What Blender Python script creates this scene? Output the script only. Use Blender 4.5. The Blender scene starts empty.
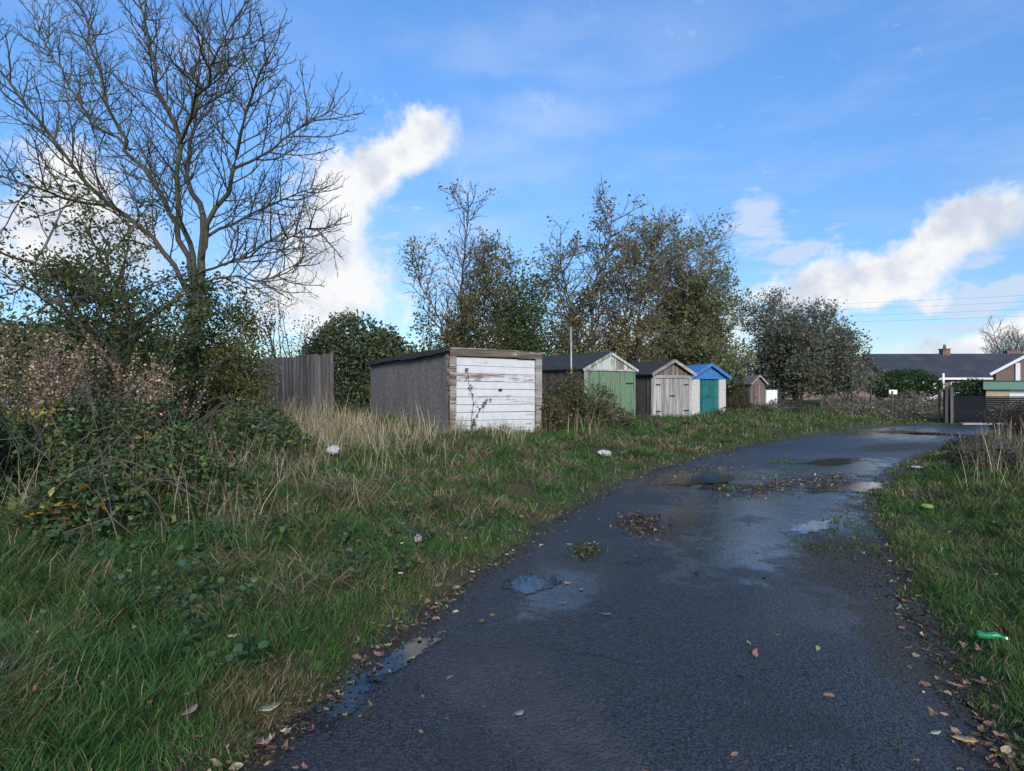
import bpy, math, random
import numpy as np
from mathutils import Vector, Matrix

random.seed(7)
RNG = np.random.default_rng(11)
sc = bpy.context.scene
COL = sc.collection
R = math.radians
F, CX, CY, EYE = 600.0, 512.0, 385.5, 1.6


def at(px, py, D):
    """a point of the place, D metres ahead of where the photographer stood"""
    return np.array([(px - CX) / F * D, D, EYE + (CY - py) / F * D])


# ------------------------------------------------------------------ noise / ground shape
_lat = np.random.default_rng(3).random((256, 256))


def vnoise(x, y, s=1.0, o=0.0):
    x = np.asarray(x, float) / s + o * 17.3 + 1000
    y = np.asarray(y, float) / s + o * 9.1 + 1000
    xi, yi = np.floor(x).astype(int), np.floor(y).astype(int)
    fx, fy = x - xi, y - yi
    fx, fy = fx * fx * (3 - 2 * fx), fy * fy * (3 - 2 * fy)
    g = lambda a, b: _lat[a % 256, b % 256]
    return ((g(xi, yi) * (1 - fx) + g(xi + 1, yi) * fx) * (1 - fy)
            + (g(xi, yi + 1) * (1 - fx) + g(xi + 1, yi + 1) * fx) * fy)


def fbm(x, y, s, o=0):
    return (vnoise(x, y, s, o) + .5 * vnoise(x, y, s / 2.1, o + 1) + .25 * vnoise(x, y, s / 4.3, o + 2)) / 1.75


def sstep(a, b, x):
    t = np.clip((np.asarray(x, float) - a) / (b - a), 0, 1)
    return t * t * (3 - 2 * t)


LEFT = np.array([(-4.2, -7), (-1.16, 2.56), (-.96, 3.15), (-.54, 4.48), (-.11, 5.5), (.51, 7.14), (1.29, 8.77),
                 (2.29, 10.7), (4.2, 13.4), (7.0, 16.6), (9.4, 18.9), (12.5, 21.6), (14.4, 23.2), (16.6, 24.55), (34, 24.9)])
RIGHT = np.array([(-.7, -7), (2.12, 2.56), (2.93, 4.48), (3.42, 5.5), (5.0, 8.4), (7.2, 11.4), (11.4, 15.9),
                  (15.6, 19.9), (18, 20.7), (34, 20.9)])


def sdist(x, y, P, sign):
    x = np.asarray(x, float); y = np.asarray(y, float)
    best = np.full(x.shape, 1e9); sg = np.ones(x.shape)
    for (ax, ay), (bx, by) in zip(P[:-1], P[1:]):
        dx, dy = bx - ax, by - ay
        t = np.clip(((x - ax) * dx + (y - ay) * dy) / (dx * dx + dy * dy), 0, 1)
        ex, ey = x - ax - t * dx, y - ay - t * dy
        d = np.hypot(ex, ey)
        c = dx * (y - ay) - dy * (x - ax)
        m = d < best
        best = np.where(m, d, best); sg = np.where(m, np.where(c > 0, 1, -1), sg)
    return best * sg * sign


def edges(x, y):
    return sdist(x, y, LEFT, 1), sdist(x, y, RIGHT, -1)


def ground_z(x, y):
    x = np.asarray(x, float); y = np.asarray(y, float)
    dl, dr = edges(x, y)
    d = np.maximum(dl, dr)
    wob = (fbm(x, y, .5, 4) - .5) * .42 + (fbm(x, y, .12, 5) - .5) * .16
    e = d + wob
    lip = -.05 + .1 * sstep(-.12, .3, e)
    far = 1 - .62 * sstep(16, 25, y)
    hl = (.34 * sstep(.2, 4.2, dl) + .25 * sstep(5, 9, dl)) * far
    hr = .30 * sstep(.3, 3.0, dr) * (1 - .5 * sstep(14, 22, y))
    h = np.where(dl > dr, hl, hr)
    bump = (fbm(x, y, .85, 6) - .45) * .36 * sstep(.2, 1.2, d)
    return lip + h + bump


def gz(x, y):
    return float(ground_z(np.array([x]), np.array([y]))[0])


# ------------------------------------------------------------------ mesh helpers
def link(o, parent=None):
    COL.objects.link(o)
    if parent is not None:
        o.parent = parent
    return o


def fast_mesh(name, V, loops, nper, mat, parent=None, col=None, smooth=True):
    me = bpy.data.meshes.new(name)
    V = np.asarray(V, np.float32)
    me.vertices.add(len(V)); me.vertices.foreach_set('co', V.ravel())
    loops = np.asarray(loops, np.int32); nper = np.asarray(nper, np.int32)
    me.loops.add(len(loops)); me.loops.foreach_set('vertex_index', loops)
    me.polygons.add(len(nper))
    st = np.zeros(len(nper), np.int32); st[1:] = np.cumsum(nper)[:-1]
    me.polygons.foreach_set('loop_start', st)
    if not smooth:
        me.polygons.foreach_set('use_smooth', np.zeros(len(nper), bool))
    if col is not None:
        a = me.attributes.new('col', 'FLOAT_COLOR', 'POINT')
        c = np.ones((len(V), 4), np.float32); c[:, :3] = col
        a.data.foreach_set('color', c.ravel())
    me.update(calc_edges=True)
    if mat:
        me.materials.append(mat)
    return link(bpy.data.objects.new(name, me), parent)


class MB:
    """collects shapes, builds ONE mesh object"""
    def __init__(s): s.v = []; s.f = []; s.c = []

    def hexa(s, p, c=None):
        n = len(s.v); c = random.random() if c is None else c
        s.v += [tuple(q) for q in p]; s.c += [c] * 8
        for f in ((0, 3, 2, 1), (4, 5, 6, 7), (0, 1, 5, 4), (1, 2, 6, 5), (2, 3, 7, 6), (3, 0, 4, 7)):
            s.f.append(tuple(n + i for i in f))

    def box(s, x0, x1, y0, y1, z0, z1, c=None, zt=None):
        a, b = (z1, z1) if zt is None else zt      # top heights at x0 and x1
        s.hexa([(x0, y0, z0), (x1, y0, z0), (x1, y1, z0), (x0, y1, z0), (x0, y0, a), (x1, y0, b), (x1, y1, b), (x0, y1, a)], c)

    def bar(s, a, b, w, h, c=None, up=(0, 0, 1)):
        a = np.array(a, float); b = np.array(b, float); d = b - a; d /= np.linalg.norm(d)
        r = np.cross(d, up); r /= np.linalg.norm(r); u = np.cross(r, d)
        q = [(-w / 2, -h / 2), (w / 2, -h / 2), (w / 2, h / 2), (-w / 2, h / 2)]
        s.hexa([a + r * i + u * j for i, j in q] + [b + r * i + u * j for i, j in q], c)

    def poly(s, pts, c=None):
        n = len(s.v); s.v += [tuple(p) for p in pts]; s.c += [random.random() if c is None else c] * len(pts)
        s.f.append(tuple(range(n, n + len(pts))))

    def prism(s, pts, d, c=None):
        """closed outline swept along d"""
        n = len(s.v); k = len(pts); d = np.array(d, float); c = random.random() if c is None else c
        s.v += [tuple(p) for p in pts] + [tuple(np.array(p) + d) for p in pts]; s.c += [c] * (2 * k)
        s.f.append(tuple(range(n + k - 1, n - 1, -1))); s.f.append(tuple(range(n + k, n + 2 * k)))
        for i in range(k):
            j = (i + 1) % k; s.f.append((n + i, n + j, n + k + j, n + k + i))

    def tube(s, pts, r, sides=8, c=None):
        pts = [np.array(p, float) for p in pts]; n0 = len(s.v); c = random.random() if c is None else c
        rr = r if isinstance(r, (list, tuple)) else [r] * len(pts)
        for i, p in enumerate(pts):
            t = pts[min(i + 1, len(pts) - 1)] - pts[max(i - 1, 0)]; t /= np.linalg.norm(t)
            a = np.cross(t, (0.13, .31, .94)); 
            if np.linalg.norm(a) < .1: a = np.cross(t, (1, 0, 0))
            a /= np.linalg.norm(a); b = np.cross(t, a)
            for k in range(sides):
                q = 2 * math.pi * k / sides
                s.v.append(tuple(p + rr[i] * (a * math.cos(q) + b * math.sin(q)))); s.c.append(c)
        for i in range(len(pts) - 1):
            for k in range(sides):
                j = (k + 1) % sides
                s.f.append((n0 + i * sides + k, n0 + i * sides + j, n0 + (i + 1) * sides + j, n0 + (i + 1) * sides + k))
        s.f.append(tuple(n0 + k for k in range(sides - 1, -1, -1)))
        m = n0 + (len(pts) - 1) * sides; s.f.append(tuple(m + k for k in range(sides)))

    def build(s, name, mat, parent=None, smooth=False, jit=0.0):
        V = np.array(s.v)
        if jit: V = V + RNG.normal(0, jit, V.shape)
        c = np.repeat(np.array(s.c)[:, None], 3, 1)
        o = fast_mesh(name, V, [i for f in s.f for i in f], [len(f) for f in s.f], mat, parent, c, smooth)
        return o


def tag(o, label=None, cat=None, group=None, kind=None):
    if label: o['label'] = label
    if cat: o['category'] = cat
    if group: o['group'] = group
    if kind: o['kind'] = kind
    return o


def thing(name, label, cat, loc=(0, 0, 0), rz=0.0, group=None):
    o = link(bpy.data.objects.new(name, None)); o.empty_display_size = .2
    o.location = loc; o.rotation_euler = (0, 0, rz)
    return tag(o, label, cat, group)


# ------------------------------------------------------------------ node helpers
class NT:
    def __init__(s, tree): s.t = tree; s.n = tree.nodes; s.l = tree.links

    def new(s, typ, **kw):
        n = s.n.new(typ)
        for k, v in kw.items(): setattr(n, k, v)
        return n

    def put(s, sock, v):
        if isinstance(v, bpy.types.NodeSocket): s.l.new(v, sock)
        elif v is not None:
            if sock.type == 'RGBA' and len(v) == 3: v = (*v, 1)
            sock.default_value = v

    def math(s, op, a, b=None, c=None, clamp=False):
        n = s.new('ShaderNodeMath', operation=op); n.use_clamp = clamp
        for i, v in enumerate((a, b, c)): s.put(n.inputs[i], v)
        return n.outputs[0]

    def vmath(s, op, a, b=None):
        n = s.new('ShaderNodeVectorMath', operation=op)
        s.put(n.inputs[0], a); s.put(n.inputs[1], b)
        return n.outputs['Value'] if op in ('LENGTH', 'DOT_PRODUCT', 'DISTANCE') else n.outputs['Vector']

    def mix(s, fac, a, b, mode='MIX'):
        n = s.new('ShaderNodeMix', data_type='RGBA', blend_type=mode)
        s.put(n.inputs[0], fac); s.put(n.inputs[6], a); s.put(n.inputs[7], b)
        return n.outputs[2]

    def mapping(s, vec, loc=(0, 0, 0), rot=(0, 0, 0), scale=(1, 1, 1), typ='POINT'):
        n = s.new('ShaderNodeMapping', vector_type=typ)
        s.put(n.inputs['Vector'], vec)
        n.inputs['Location'].default_value = loc; n.inputs['Rotation'].default_value = rot; n.inputs['Scale'].default_value = scale
        return n.outputs[0]

    def noise(s, vec, scale, detail=4, rough=.55, color=False, dist=0):
        n = s.new('ShaderNodeTexNoise'); s.put(n.inputs['Vector'], vec)
        n.inputs['Scale'].default_value = scale; n.inputs['Detail'].default_value = detail
        n.inputs['Roughness'].default_value = rough; n.inputs['Distortion'].default_value = dist
        return n.outputs['Color' if color else 'Fac']

    def vor(s, vec, scale, feat='F1', out='Distance'):
        n = s.new('ShaderNodeTexVoronoi', feature=feat); s.put(n.inputs['Vector'], vec); n.inputs['Scale'].default_value = scale
        return n.outputs[out]

    def ss(s, x, a, b, lo=0., hi=1.):
        n = s.new('ShaderNodeMapRange', interpolation_type='SMOOTHSTEP'); s.put(n.inputs[0], x)
        for i, v in zip((1, 2, 3, 4), (a, b, lo, hi)): n.inputs[i].default_value = v
        return n.outputs[0]

    def ramp(s, x, stops):
        n = s.new('ShaderNodeValToRGB'); s.put(n.inputs[0], x); e = n.color_ramp.elements
        while len(e) < len(stops): e.new(.5)
        for k, (p, c) in zip(e, stops): k.position = p; k.color = (*c, 1)
        return n.outputs[0]

    def bump(s, h, strength=.3, dist=.01, nrm=None):
        n = s.new('ShaderNodeBump'); s.put(n.inputs['Height'], h)
        n.inputs['Strength'].default_value = strength; n.inputs['Distance'].default_value = dist
        if nrm is not None: s.put(n.inputs['Normal'], nrm)
        return n.outputs[0]


def material(name):
    m = bpy.data.materials.new(name); m.use_nodes = True; m.node_tree.nodes.clear()
    t = NT(m.node_tree); out = t.new('ShaderNodeOutputMaterial')
    b = t.new('ShaderNodeBsdfPrincipled'); t.l.new(b.outputs[0], out.inputs[0])
    return m, t, b, out


def coord(t, which='Object'):
    return t.new('ShaderNodeTexCoord').outputs[which]


def geo_pos(t):
    return t.new('ShaderNodeNewGeometry').outputs['Position']


def attr(t):
    return t.new('ShaderNodeAttribute', attribute_name='col').outputs['Color']


def plain(name, c, rough=.6, var=.25, scale=9, metal=0., spec=.4):
    m, t, b, _ = material(name); co = coord(t)
    n = t.noise(co, scale, 6, .65); n2 = t.noise(co, scale * 7, 3)
    f = t.math('MULTIPLY_ADD', n2, .4, t.math('MULTIPLY', n, .8))
    t.put(b.inputs['Base Color'], t.mix(t.ss(f, .3, .85), tuple(v * (1 - var) for v in c), tuple(min(1, v * (1 + var)) for v in c)))
    b.inputs['Roughness'].default_value = rough; b.inputs['Metallic'].default_value = metal
    b.inputs['Specular IOR Level'].default_value = spec
    t.put(b.inputs['Normal'], t.bump(n2, .25, .01))
    return m


def wood(name, light, dark, paint=None, keep=.5, rough=.8, axis='z', soft=.12):
    """weathered boards; paint flakes off along the grain, board by board"""
    m, t, b, _ = material(name); a = attr(t); co = coord(t)
    off = t.vmath('ADD', co, t.vmath('SCALE', a)); off.node.inputs[1].default_value = (0, 0, 0)
    sc_n = off.node.inputs[1].links[0].from_node; sc_n.inputs['Scale'].default_value = 13.0
    s = {'z': (26, 26, 1.5), 'x': (1.5, 26, 26)}[axis]
    g = t.noise(t.mapping(off, scale=s), 1.6, 8, .65)
    st = t.noise(t.mapping(off, scale=tuple(v * .35 for v in s)), 1.0, 5, .6)
    tone = t.math('ADD', t.math('MULTIPLY', g, .4), t.math('MULTIPLY', st, .7))
    base = t.mix(t.ss(tone, .42, .68), dark, light)
    sep = t.new('ShaderNodeSeparateColor'); t.put(sep.inputs[0], a)
    v = t.math('MULTIPLY_ADD', sep.outputs[0], .5, .75)
    base = t.mix(1.0, base, t.new('ShaderNodeCombineColor').outputs[0], 'MULTIPLY')
    cc = base.node.inputs[7].links[0].from_node
    for i in range(3): t.put(cc.inputs[i], v)
    if paint is not None:
        big = t.noise(co, 2.2, 4, .6)
        k = t.math('ADD', t.math('MULTIPLY', g, .35), t.math('ADD', t.math('MULTIPLY', st, .5), t.math('MULTIPLY', big, .3)))
        k = t.math('MULTIPLY_ADD', sep.outputs[0], .12, k)
        pm = t.ss(k, .635 + (.5 - keep) * .3 - soft / 2, .635 + (.5 - keep) * .3 + soft / 2)
        pc = t.mix(t.noise(co, 5, 5), tuple(c * .78 for c in paint), tuple(min(1, c * 1.12) for c in paint))
        base = t.mix(pm, base, pc)
    t.put(b.inputs['Base Color'], base)
    b.inputs['Roughness'].default_value = rough; b.inputs['Specular IOR Level'].default_value = .3
    t.put(b.inputs['Normal'], t.bump(g, .5, .008))
    return m


def leafmat(name, trans=.35, rough=.45, gain=1.0):
    m, t, b, out = material(name); a = attr(t)
    if gain != 1: a = t.mix(1.0, a, (gain,) * 3, 'MULTIPLY')
    t.put(b.inputs['Base Color'], a); b.inputs['Roughness'].default_value = rough; b.inputs['Specular IOR Level'].default_value = .14
    tr = t.new('ShaderNodeBsdfTranslucent'); t.put(tr.inputs[0], a)
    mx = t.new('ShaderNodeMixShader'); mx.inputs[0].default_value = trans
    t.l.new(b.outputs[0], mx.inputs[1]); t.l.new(tr.outputs[0], mx.inputs[2]); t.l.new(mx.outputs[0], out.inputs[0])
    return m


def barkmat(name, c1, c2, moss=None):
    m, t, b, _ = material(name); co = coord(t)
    n = t.noise(t.mapping(co, scale=(9, 9, 3)), 1.5, 6, .65)
    base = t.mix(t.ss(n, .35, .7), c1, c2)
    if moss: base = t.mix(t.ss(t.noise(co, 1.3, 4), .5, .62), base, moss)
    t.put(b.inputs['Base Color'], base); b.inputs['Roughness'].default_value = .85
    t.put(b.inputs['Normal'], t.bump(n, .6, .02))
    return m


M = {}
M['grass'] = leafmat('grass_blades', .3, .5)
M['leaf'] = leafmat('leaves', .45, .5)
M['leafglossy'] = leafmat('bramble_leaves', .22, .38)
M['litter'] = leafmat('fallen_leaves', .08, .5)
M['stem'] = leafmat('dry_stems', .05, .8)
M['bark_ash'] = barkmat('ash_bark', (.04, .037, .031), (.095, .089, .073), (.052, .06, .028))
M['bark'] = barkmat('bark', (.055, .045, .035), (.13, .115, .095))
M['bark_pale'] = barkmat('pale_bark', (.1, .095, .085), (.24, .225, .2))

# ------------------------------------------------------------------ sky and light
SUN_AZ, SUN_EL = math.atan2(.16, -.98), R(29)
w = bpy.data.worlds.new('World'); sc.world = w; w.use_nodes = True; w.node_tree.nodes.clear()
t = NT(w.node_tree)
wout = t.new('ShaderNodeOutputWorld')
sky = t.new('ShaderNodeTexSky', sky_type='NISHITA')
sky.sun_disc = False; sky.sun_elevation = SUN_EL; sky.sun_rotation = SUN_AZ % (2 * math.pi)
sky.air_density = 1.0; sky.dust_density = .35; sky.ozone_density = 3.0; sky.altitude = 100
bg = t.new('ShaderNodeBackground'); bg.inputs[1].default_value = .101
gen = coord(t, 'Generated')
sp = t.new('ShaderNodeSeparateXYZ'); t.put(sp.inputs[0], gen)
az = t.math('ARCTAN2', sp.outputs[0], sp.outputs[1]); el = t.math('ARCSINE', sp.outputs[2])
cb = t.new('ShaderNodeCombineXYZ'); t.put(cb.inputs[0], az); t.put(cb.inputs[1], el)
P0 = cb.outputs[0]
wp = t.noise(gen, 5, 5, .6, True)
wv = t.vmath('SUBTRACT', wp, (.5, .5, .5))
wsc = t.new('ShaderNodeVectorMath', operation='MULTIPLY'); t.put(wsc.inputs[0], wv); wsc.inputs[1].default_value = (.12, .10, 0)
P1 = t.vmath('ADD', P0, wsc.outputs[0])


def sky_ang(px, py):
    x, z = (px - CX) / F, (CY - py) / F
    return math.atan(x), math.atan2(z, math.hypot(1, x))


def blobs(lst):
    f = None
    for px, py, rx, ry, rot, k in lst:
        a, e = sky_ang(px, py); c = math.cos(a)
        v = t.mapping(P1, (a, e, 0), (0, 0, R(rot)), (rx / F * c * c, ry / F * c, 1), 'TEXTURE')
        o = t.math('MULTIPLY', t.ss(t.vmath('LENGTH', v), .15, 1.15, 1, 0), k)
        f = o if f is None else t.math('ADD', f, o)
    return f


CUMULUS = [(62, 180, 75, 55, 0, .8), (110, 245, 120, 60, -10, .8), (20, 250, 80, 50, 0, .5),
           (425, 142, 56, 36, 28, .8), (385, 162, 66, 44, 25, .75), (345, 190, 58, 52, 20, .75), (330, 245, 70, 66, 0, .66), (362, 298, 80, 56, -10, .62), (270, 285, 105, 65, 0, .6),
           (985, 216, 95, 44, 10, .85), (915, 260, 90, 40, 24, .85), (830, 287, 100, 36, 4, .85), (890, 295, 80, 24, 0, .4), (925, 306, 30, 14, 10, .5),
           (945, 342, 110, 20, 4, .85), (1015, 326, 60, 20, 10, .7), (700, 335, 120, 50, 0, .55), (560, 335, 140, 40, 0, .5),
           (1180, 215, 150, 60, 0, 1.0), (-120, 210, 140, 70, 0, .9)]
WISPS = [(990, 292, 95, 14, 10, .9), (1000, 255, 60, 14, 18, .8), (815, 257, 60, 9, 8, .6), (960, 322, 120, 7, 6, .7),
         (1005, 188, 40, 4, 14, .8), (775, 262, 44, 36, 40, .5), (752, 220, 50, 36, 50, .5), (800, 250, 40, 12, 10, .7), (300, 200, 120, 60, 30, .7), (960, 300, 120, 26, 6, .8), (430, 280, 120, 90, 20, .55), (760, 220, 50, 40, 50, .5)]
nz = t.noise(gen, 10, 12, .64); nzb = t.noise(gen, 4.2, 5, .55)
field = t.math('ADD', blobs(CUMULUS), t.math('MULTIPLY', t.math('ADD', t.math('SUBTRACT', nz, .5), t.math('MULTIPLY', t.math('SUBTRACT', t.noise(gen, 34, 8, .65), .5), .4)), 2.0))
# broken cloud over the rest of the sky, out of the photograph's view
bk = t.math('MULTIPLY', t.ss(sp.outputs[1], .35, -.1), t.math('MULTIPLY', t.math('SUBTRACT', nzb, .47), 5.0))
field = t.math('MAXIMUM', field, bk)
dens = t.ss(field, .20, .92)
wis = t.math('ADD', blobs(WISPS), t.math('MULTIPLY', t.math('SUBTRACT', t.noise(t.mapping(P0, rot=(0, 0, R(-12)), scale=(6, 18, 1)), 3, 8, .65), .5), 2.6))
wd = t.ss(wis, .25, 1.1, 0, .85)
veil = t.noise(t.mapping(P0, rot=(0, 0, R(-62)), scale=(1.6, 6.5, 1)), 1.6, 6, .6)
vd = t.math('MULTIPLY', t.ss(veil, .42, .8), t.ss(el, .95, .12, .08, .36))
sv = t.math('MULTIPLY', blobs([(500, 150, 110, 190, -18, .8), (640, 70, 190, 70, 25, .5), (300, 60, 90, 120, 0, .3)]), t.ss(t.noise(t.mapping(P1, rot=(0, 0, R(-64)), scale=(1.2, 5, 1)), 2.2, 5, .5), .3, .75))
vd = t.math('MAXIMUM', vd, t.math('MULTIPLY', sv, .62))
shift = t.vmath('ADD', gen, (.012, -.01, .045))
relief = t.math('SUBTRACT', t.noise(gen, 7, 7, .55), t.noise(shift, 7, 7, .55))
lit = t.math('ADD', t.math('MULTIPLY', relief, 2.6), t.math('MULTIPLY_ADD', t.ss(field, .5, 1.5), -.16, .56))
cloudc = t.mix(t.ss(lit, .05, .68), (.23, .255, .30), (.362, .364, .368))
bgc = t.new('ShaderNodeBackground'); t.put(bgc.inputs[0], cloudc); bgc.inputs[1].default_value = 1.0
bgv = t.new('ShaderNodeBackground'); bgv.inputs[0].default_value = (.235, .278, .348, 1); bgv.inputs[1].default_value = 1.0
hs = t.new('ShaderNodeHueSaturation'); t.put(hs.inputs['Color'], sky.outputs[0]); hs.inputs['Saturation'].default_value = 1.14
low = t.mix(t.ss(el, .0, .62), (.42, .465, .53), (.80, .885, .98))
t.put(bg.inputs[0], t.mix(1.0, hs.outputs[0], low, 'MULTIPLY'))
m1 = t.new('ShaderNodeMixShader'); t.put(m1.inputs[0], t.math('MAXIMUM', wd, vd)); t.l.new(bg.outputs[0], m1.inputs[1]); t.l.new(bgv.outputs[0], m1.inputs[2])
m2 = t.new('ShaderNodeMixShader'); t.put(m2.inputs[0], dens); t.l.new(m1.outputs[0], m2.inputs[1]); t.l.new(bgc.outputs[0], m2.inputs[2])
t.l.new(m2.outputs[0], wout.inputs[0])

sl = bpy.data.lights.new('sun', 'SUN'); sl.energy = 1.55; sl.angle = R(18); sl.color = (1, .93, .84)
so = link(bpy.data.objects.new('sun', sl))
sd = Vector((math.sin(SUN_AZ) * math.cos(SUN_EL), math.cos(SUN_AZ) * math.cos(SUN_EL), math.sin(SUN_EL)))
so.rotation_euler = sd.to_track_quat('Z', 'Y').to_euler(); so.location = sd * 40

cam = bpy.data.cameras.new('camera'); co_ = link(bpy.data.objects.new('camera', cam)); sc.camera = co_
cam.sensor_width = 36; cam.lens = F / 1024 * 36; cam.clip_end = 4000; cam.clip_start = .05
co_.location = (0, 0, EYE); co_.rotation_euler = (R(90), 0, 0)
sc.view_settings.view_transform = 'Standard'; sc.view_settings.look = 'None'; sc.view_settings.gamma = 1
sc.view_settings.exposure = 1.42; sc.view_settings.use_curve_mapping = False
sc.render.engine = 'CYCLES'; sc.cycles.use_denoising = True
sc.cycles.max_bounces = 6; sc.cycles.diffuse_bounces = 3; sc.cycles.glossy_bounces = 3
sc.cycles.transmission_bounces = 3; sc.cycles.transparent_max_bounces = 4
sc.cycles.sample_clamp_indirect = 4


# ------------------------------------------------------------------ ground sheet
def lines(spec):
    out = []
    for a, b, s in spec: out += list(np.arange(a, b, s))
    return np.array(sorted(set(np.round(out, 4))))


gx = lines([(-900, -120, 130), (-120, -30, 15), (-30, -7, 1.0), (-7, -2.2, .14), (-2.2, 5.5, .055), (5.5, 17, .14), (17, 36, .6), (36, 120, 10), (120, 1000, 130)])
gy = lines([(-600, -60, 90), (-60, -8, 8), (-8, 1.4, .5), (1.4, 10, .055), (10, 18, .1), (18, 27, .2), (27, 60, 3), (60, 200, 20), (200, 1800, 200)])
X, Y = np.meshgrid(gx, gy); Z = ground_z(X, Y)
nx, ny = len(gx), len(gy)
idx = np.arange(nx * ny).reshape(ny, nx)
q = np.stack([idx[:-1, :-1], idx[:-1, 1:], idx[1:, 1:], idx[1:, :-1]], -1).reshape(-1, 4)
m, t, b, _ = material('verge_soil'); p = geo_pos(t)
n1 = t.noise(p, .9, 6, .6); n2 = t.noise(p, 14, 5, .65); n3 = t.noise(p, 90, 3)
c = t.mix(t.ss(n1, .38, .62), (.028, .044, .016), (.055, .05, .026))
c = t.mix(t.ss(n2, .4, .75), c, (.075, .062, .034)); c = t.mix(t.ss(n3, .62, .7), c, (.14, .11, .06))
t.put(b.inputs['Base Color'], c); b.inputs['Roughness'].default_value = .9; b.inputs['Specular IOR Level'].default_value = .2
t.put(b.inputs['Normal'], t.bump(t.math('ADD', n2, t.math('MULTIPLY', n3, .4)), .8, .04))
gr = fast_mesh('ground', np.stack([X, Y, Z], -1).reshape(-1, 3), q.ravel(), np.full(len(q), 4), m)
tag(gr, 'rough earth verge under the grass on both sides of the lane', 'ground', kind='structure')

# ------------------------------------------------------------------ road sheet
rx = np.arange(-6, 34.2, .25); ry = np.arange(-8, 26.4, .25)
X, Y = np.meshgrid(rx, ry); dl, dr = edges(X, Y)
keep = np.maximum(dl, dr) < .55
idx = np.arange(X.size).reshape(X.shape)
k4 = keep[:-1, :-1] & keep[:-1, 1:] & keep[1:, 1:] & keep[1:, :-1]
q = np.stack([idx[:-1, :-1], idx[:-1, 1:], idx[1:, 1:], idx[1:, :-1]], -1)[k4]
used = np.unique(q); rem = np.full(X.size, -1); rem[used] = np.arange(len(used))
V = np.stack([X, Y, np.zeros_like(X)], -1).reshape(-1, 3)[used]
m, t, b, _ = material('wet_asphalt'); p = geo_pos(t)


def ell(px, py, rx_, ry_, rot=0., wv=None):
    """a patch on the road round the spot seen at px, py"""
    D = EYE * F / (py - CY)
    v = t.mapping(wv if wv is not None else p, ((px - CX) / F * D, D, 0), (0, 0, R(rot)), (rx_, ry_, 1), 'TEXTURE')
    return t.math('SUBTRACT', 1.0, t.vmath('LENGTH', v))


ag = t.vor(p, 75); ag2 = t.vor(p, 110, out='Color'); big = t.noise(p, .55, 5, .6); mid = t.noise(p, 2.6, 6, .65); fine = t.noise(p, 45, 4)
sepc = t.new('ShaderNodeSeparateColor'); t.put(sepc.inputs[0], ag2)
c = t.mix(t.ss(sepc.outputs[0], .1, .95), (.009, .010, .013), (.044, .046, .053))
c = t.mix(t.ss(t.vor(p, 42), .0, .13), (.15, .145, .14), c)
c = t.mix(t.ss(mid, .48, .72), c, (.028, .027, .025))
# muddy, mossy patches near the right edge and along the middle of the far part
mud = None
for e in ((905, 505, .9, 1.9, -40), (865, 560, .8, 2.0, -28), (930, 470, .9, 2.6, -50), (905, 640, .35, 1.2, -20), (640, 523, .42, .35, 0), (770, 487, .35, 1.5, -50), (815, 478, .25, 1.4, -60), (900, 447, .9, 2.6, -55)):
    x = ell(*e); mud = x if mud is None else t.math('MAXIMUM', mud, x)
sed = t.new('ShaderNodeSeparateColor'); t.put(sed.inputs[0], attr(t))
mud = t.math('MAXIMUM', mud, t.math('MULTIPLY_ADD', sed.outputs[0], -3.6, .75))
mudm = t.ss(t.math('ADD', mud, t.math('MULTIPLY', t.math('SUBTRACT', t.noise(p, 5, 7, .7), .5), 2.2)), .1, .5, 0, .85)
wv2 = t.vmath('ADD', p, t.vmath('SCALE', t.noise(p, 1.6, 4, .6, True))); wv2.node.inputs[1].links[0].from_node.inputs['Scale'].default_value = .5
crk = t.math('MULTIPLY', t.ss(t.vor(wv2, .75, 'DISTANCE_TO_EDGE'), .002, .014, 1, 0), t.ss(t.noise(p, .8, 3), .46, .6))
c = t.mix(t.math('MULTIPLY', crk, .85), c, (.008, .008, .008))
c = t.mix(t.ss(big, .48, .66, 0, .6), c, (.082, .08, .077))
c = t.mix(t.ss(t.noise(p, 1.1, 5, .7), .52, .66, 0, .7), c, (.016, .016, .017))
c = t.mix(mudm, c, t.mix(t.ss(fine, .4, .65), (.018, .019, .011), (.055, .046, .03)))
wet = None
for e in ((735, 540, .8, 1.7, -30), (690, 522, .7, 1.7, -35), (700, 478, 1.1, 2.4, -50), (815, 522, .7, 1.6, -45), (835, 470, 1.1, 3.0, -50), (780, 500, 1.4, 2.8, -45), (560, 590, .35, .8, -20), (880, 432, 3, 4, -45)):
    x = ell(*e); wet = x if wet is None else t.math('MAXIMUM', wet, x)
wetm = t.ss(t.math('ADD', wet, t.math('MULTIPLY', t.math('SUBTRACT', mid, .5), 2.2)), .02, .5)
wetm = t.math('MULTIPLY', wetm, t.math('SUBTRACT', 1.0, t.math('MULTIPLY', mudm, .8)))
t.put(b.inputs['Base Color'], c)
rg = t.math('MULTIPLY_ADD', big, .26, .29)
rg = t.math('MAXIMUM', t.math('MULTIPLY_ADD', wetm, -.42, rg), .05)
rg = t.math('MULTIPLY_ADD', mudm, .3, rg)
t.put(b.inputs['Roughness'], rg); t.put(b.inputs['Specular IOR Level'], t.math('MULTIPLY_ADD', wetm, .3, .42))
hh = t.math('ADD', t.math('ADD', t.math('MULTIPLY', ag, .8), t.math('MULTIPLY', t.vor(p, 34), .9)), t.math('MULTIPLY', fine, .5))
bn = t.new('ShaderNodeBump'); t.put(bn.inputs['Height'], hh); bn.inputs['Distance'].default_value = .011
t.put(bn.inputs['Strength'], t.math('MULTIPLY_ADD', wetm, -.63, .75))
t.put(b.inputs['Normal'], t.bump(mid, .12, .05, bn.outputs[0]))
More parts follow.
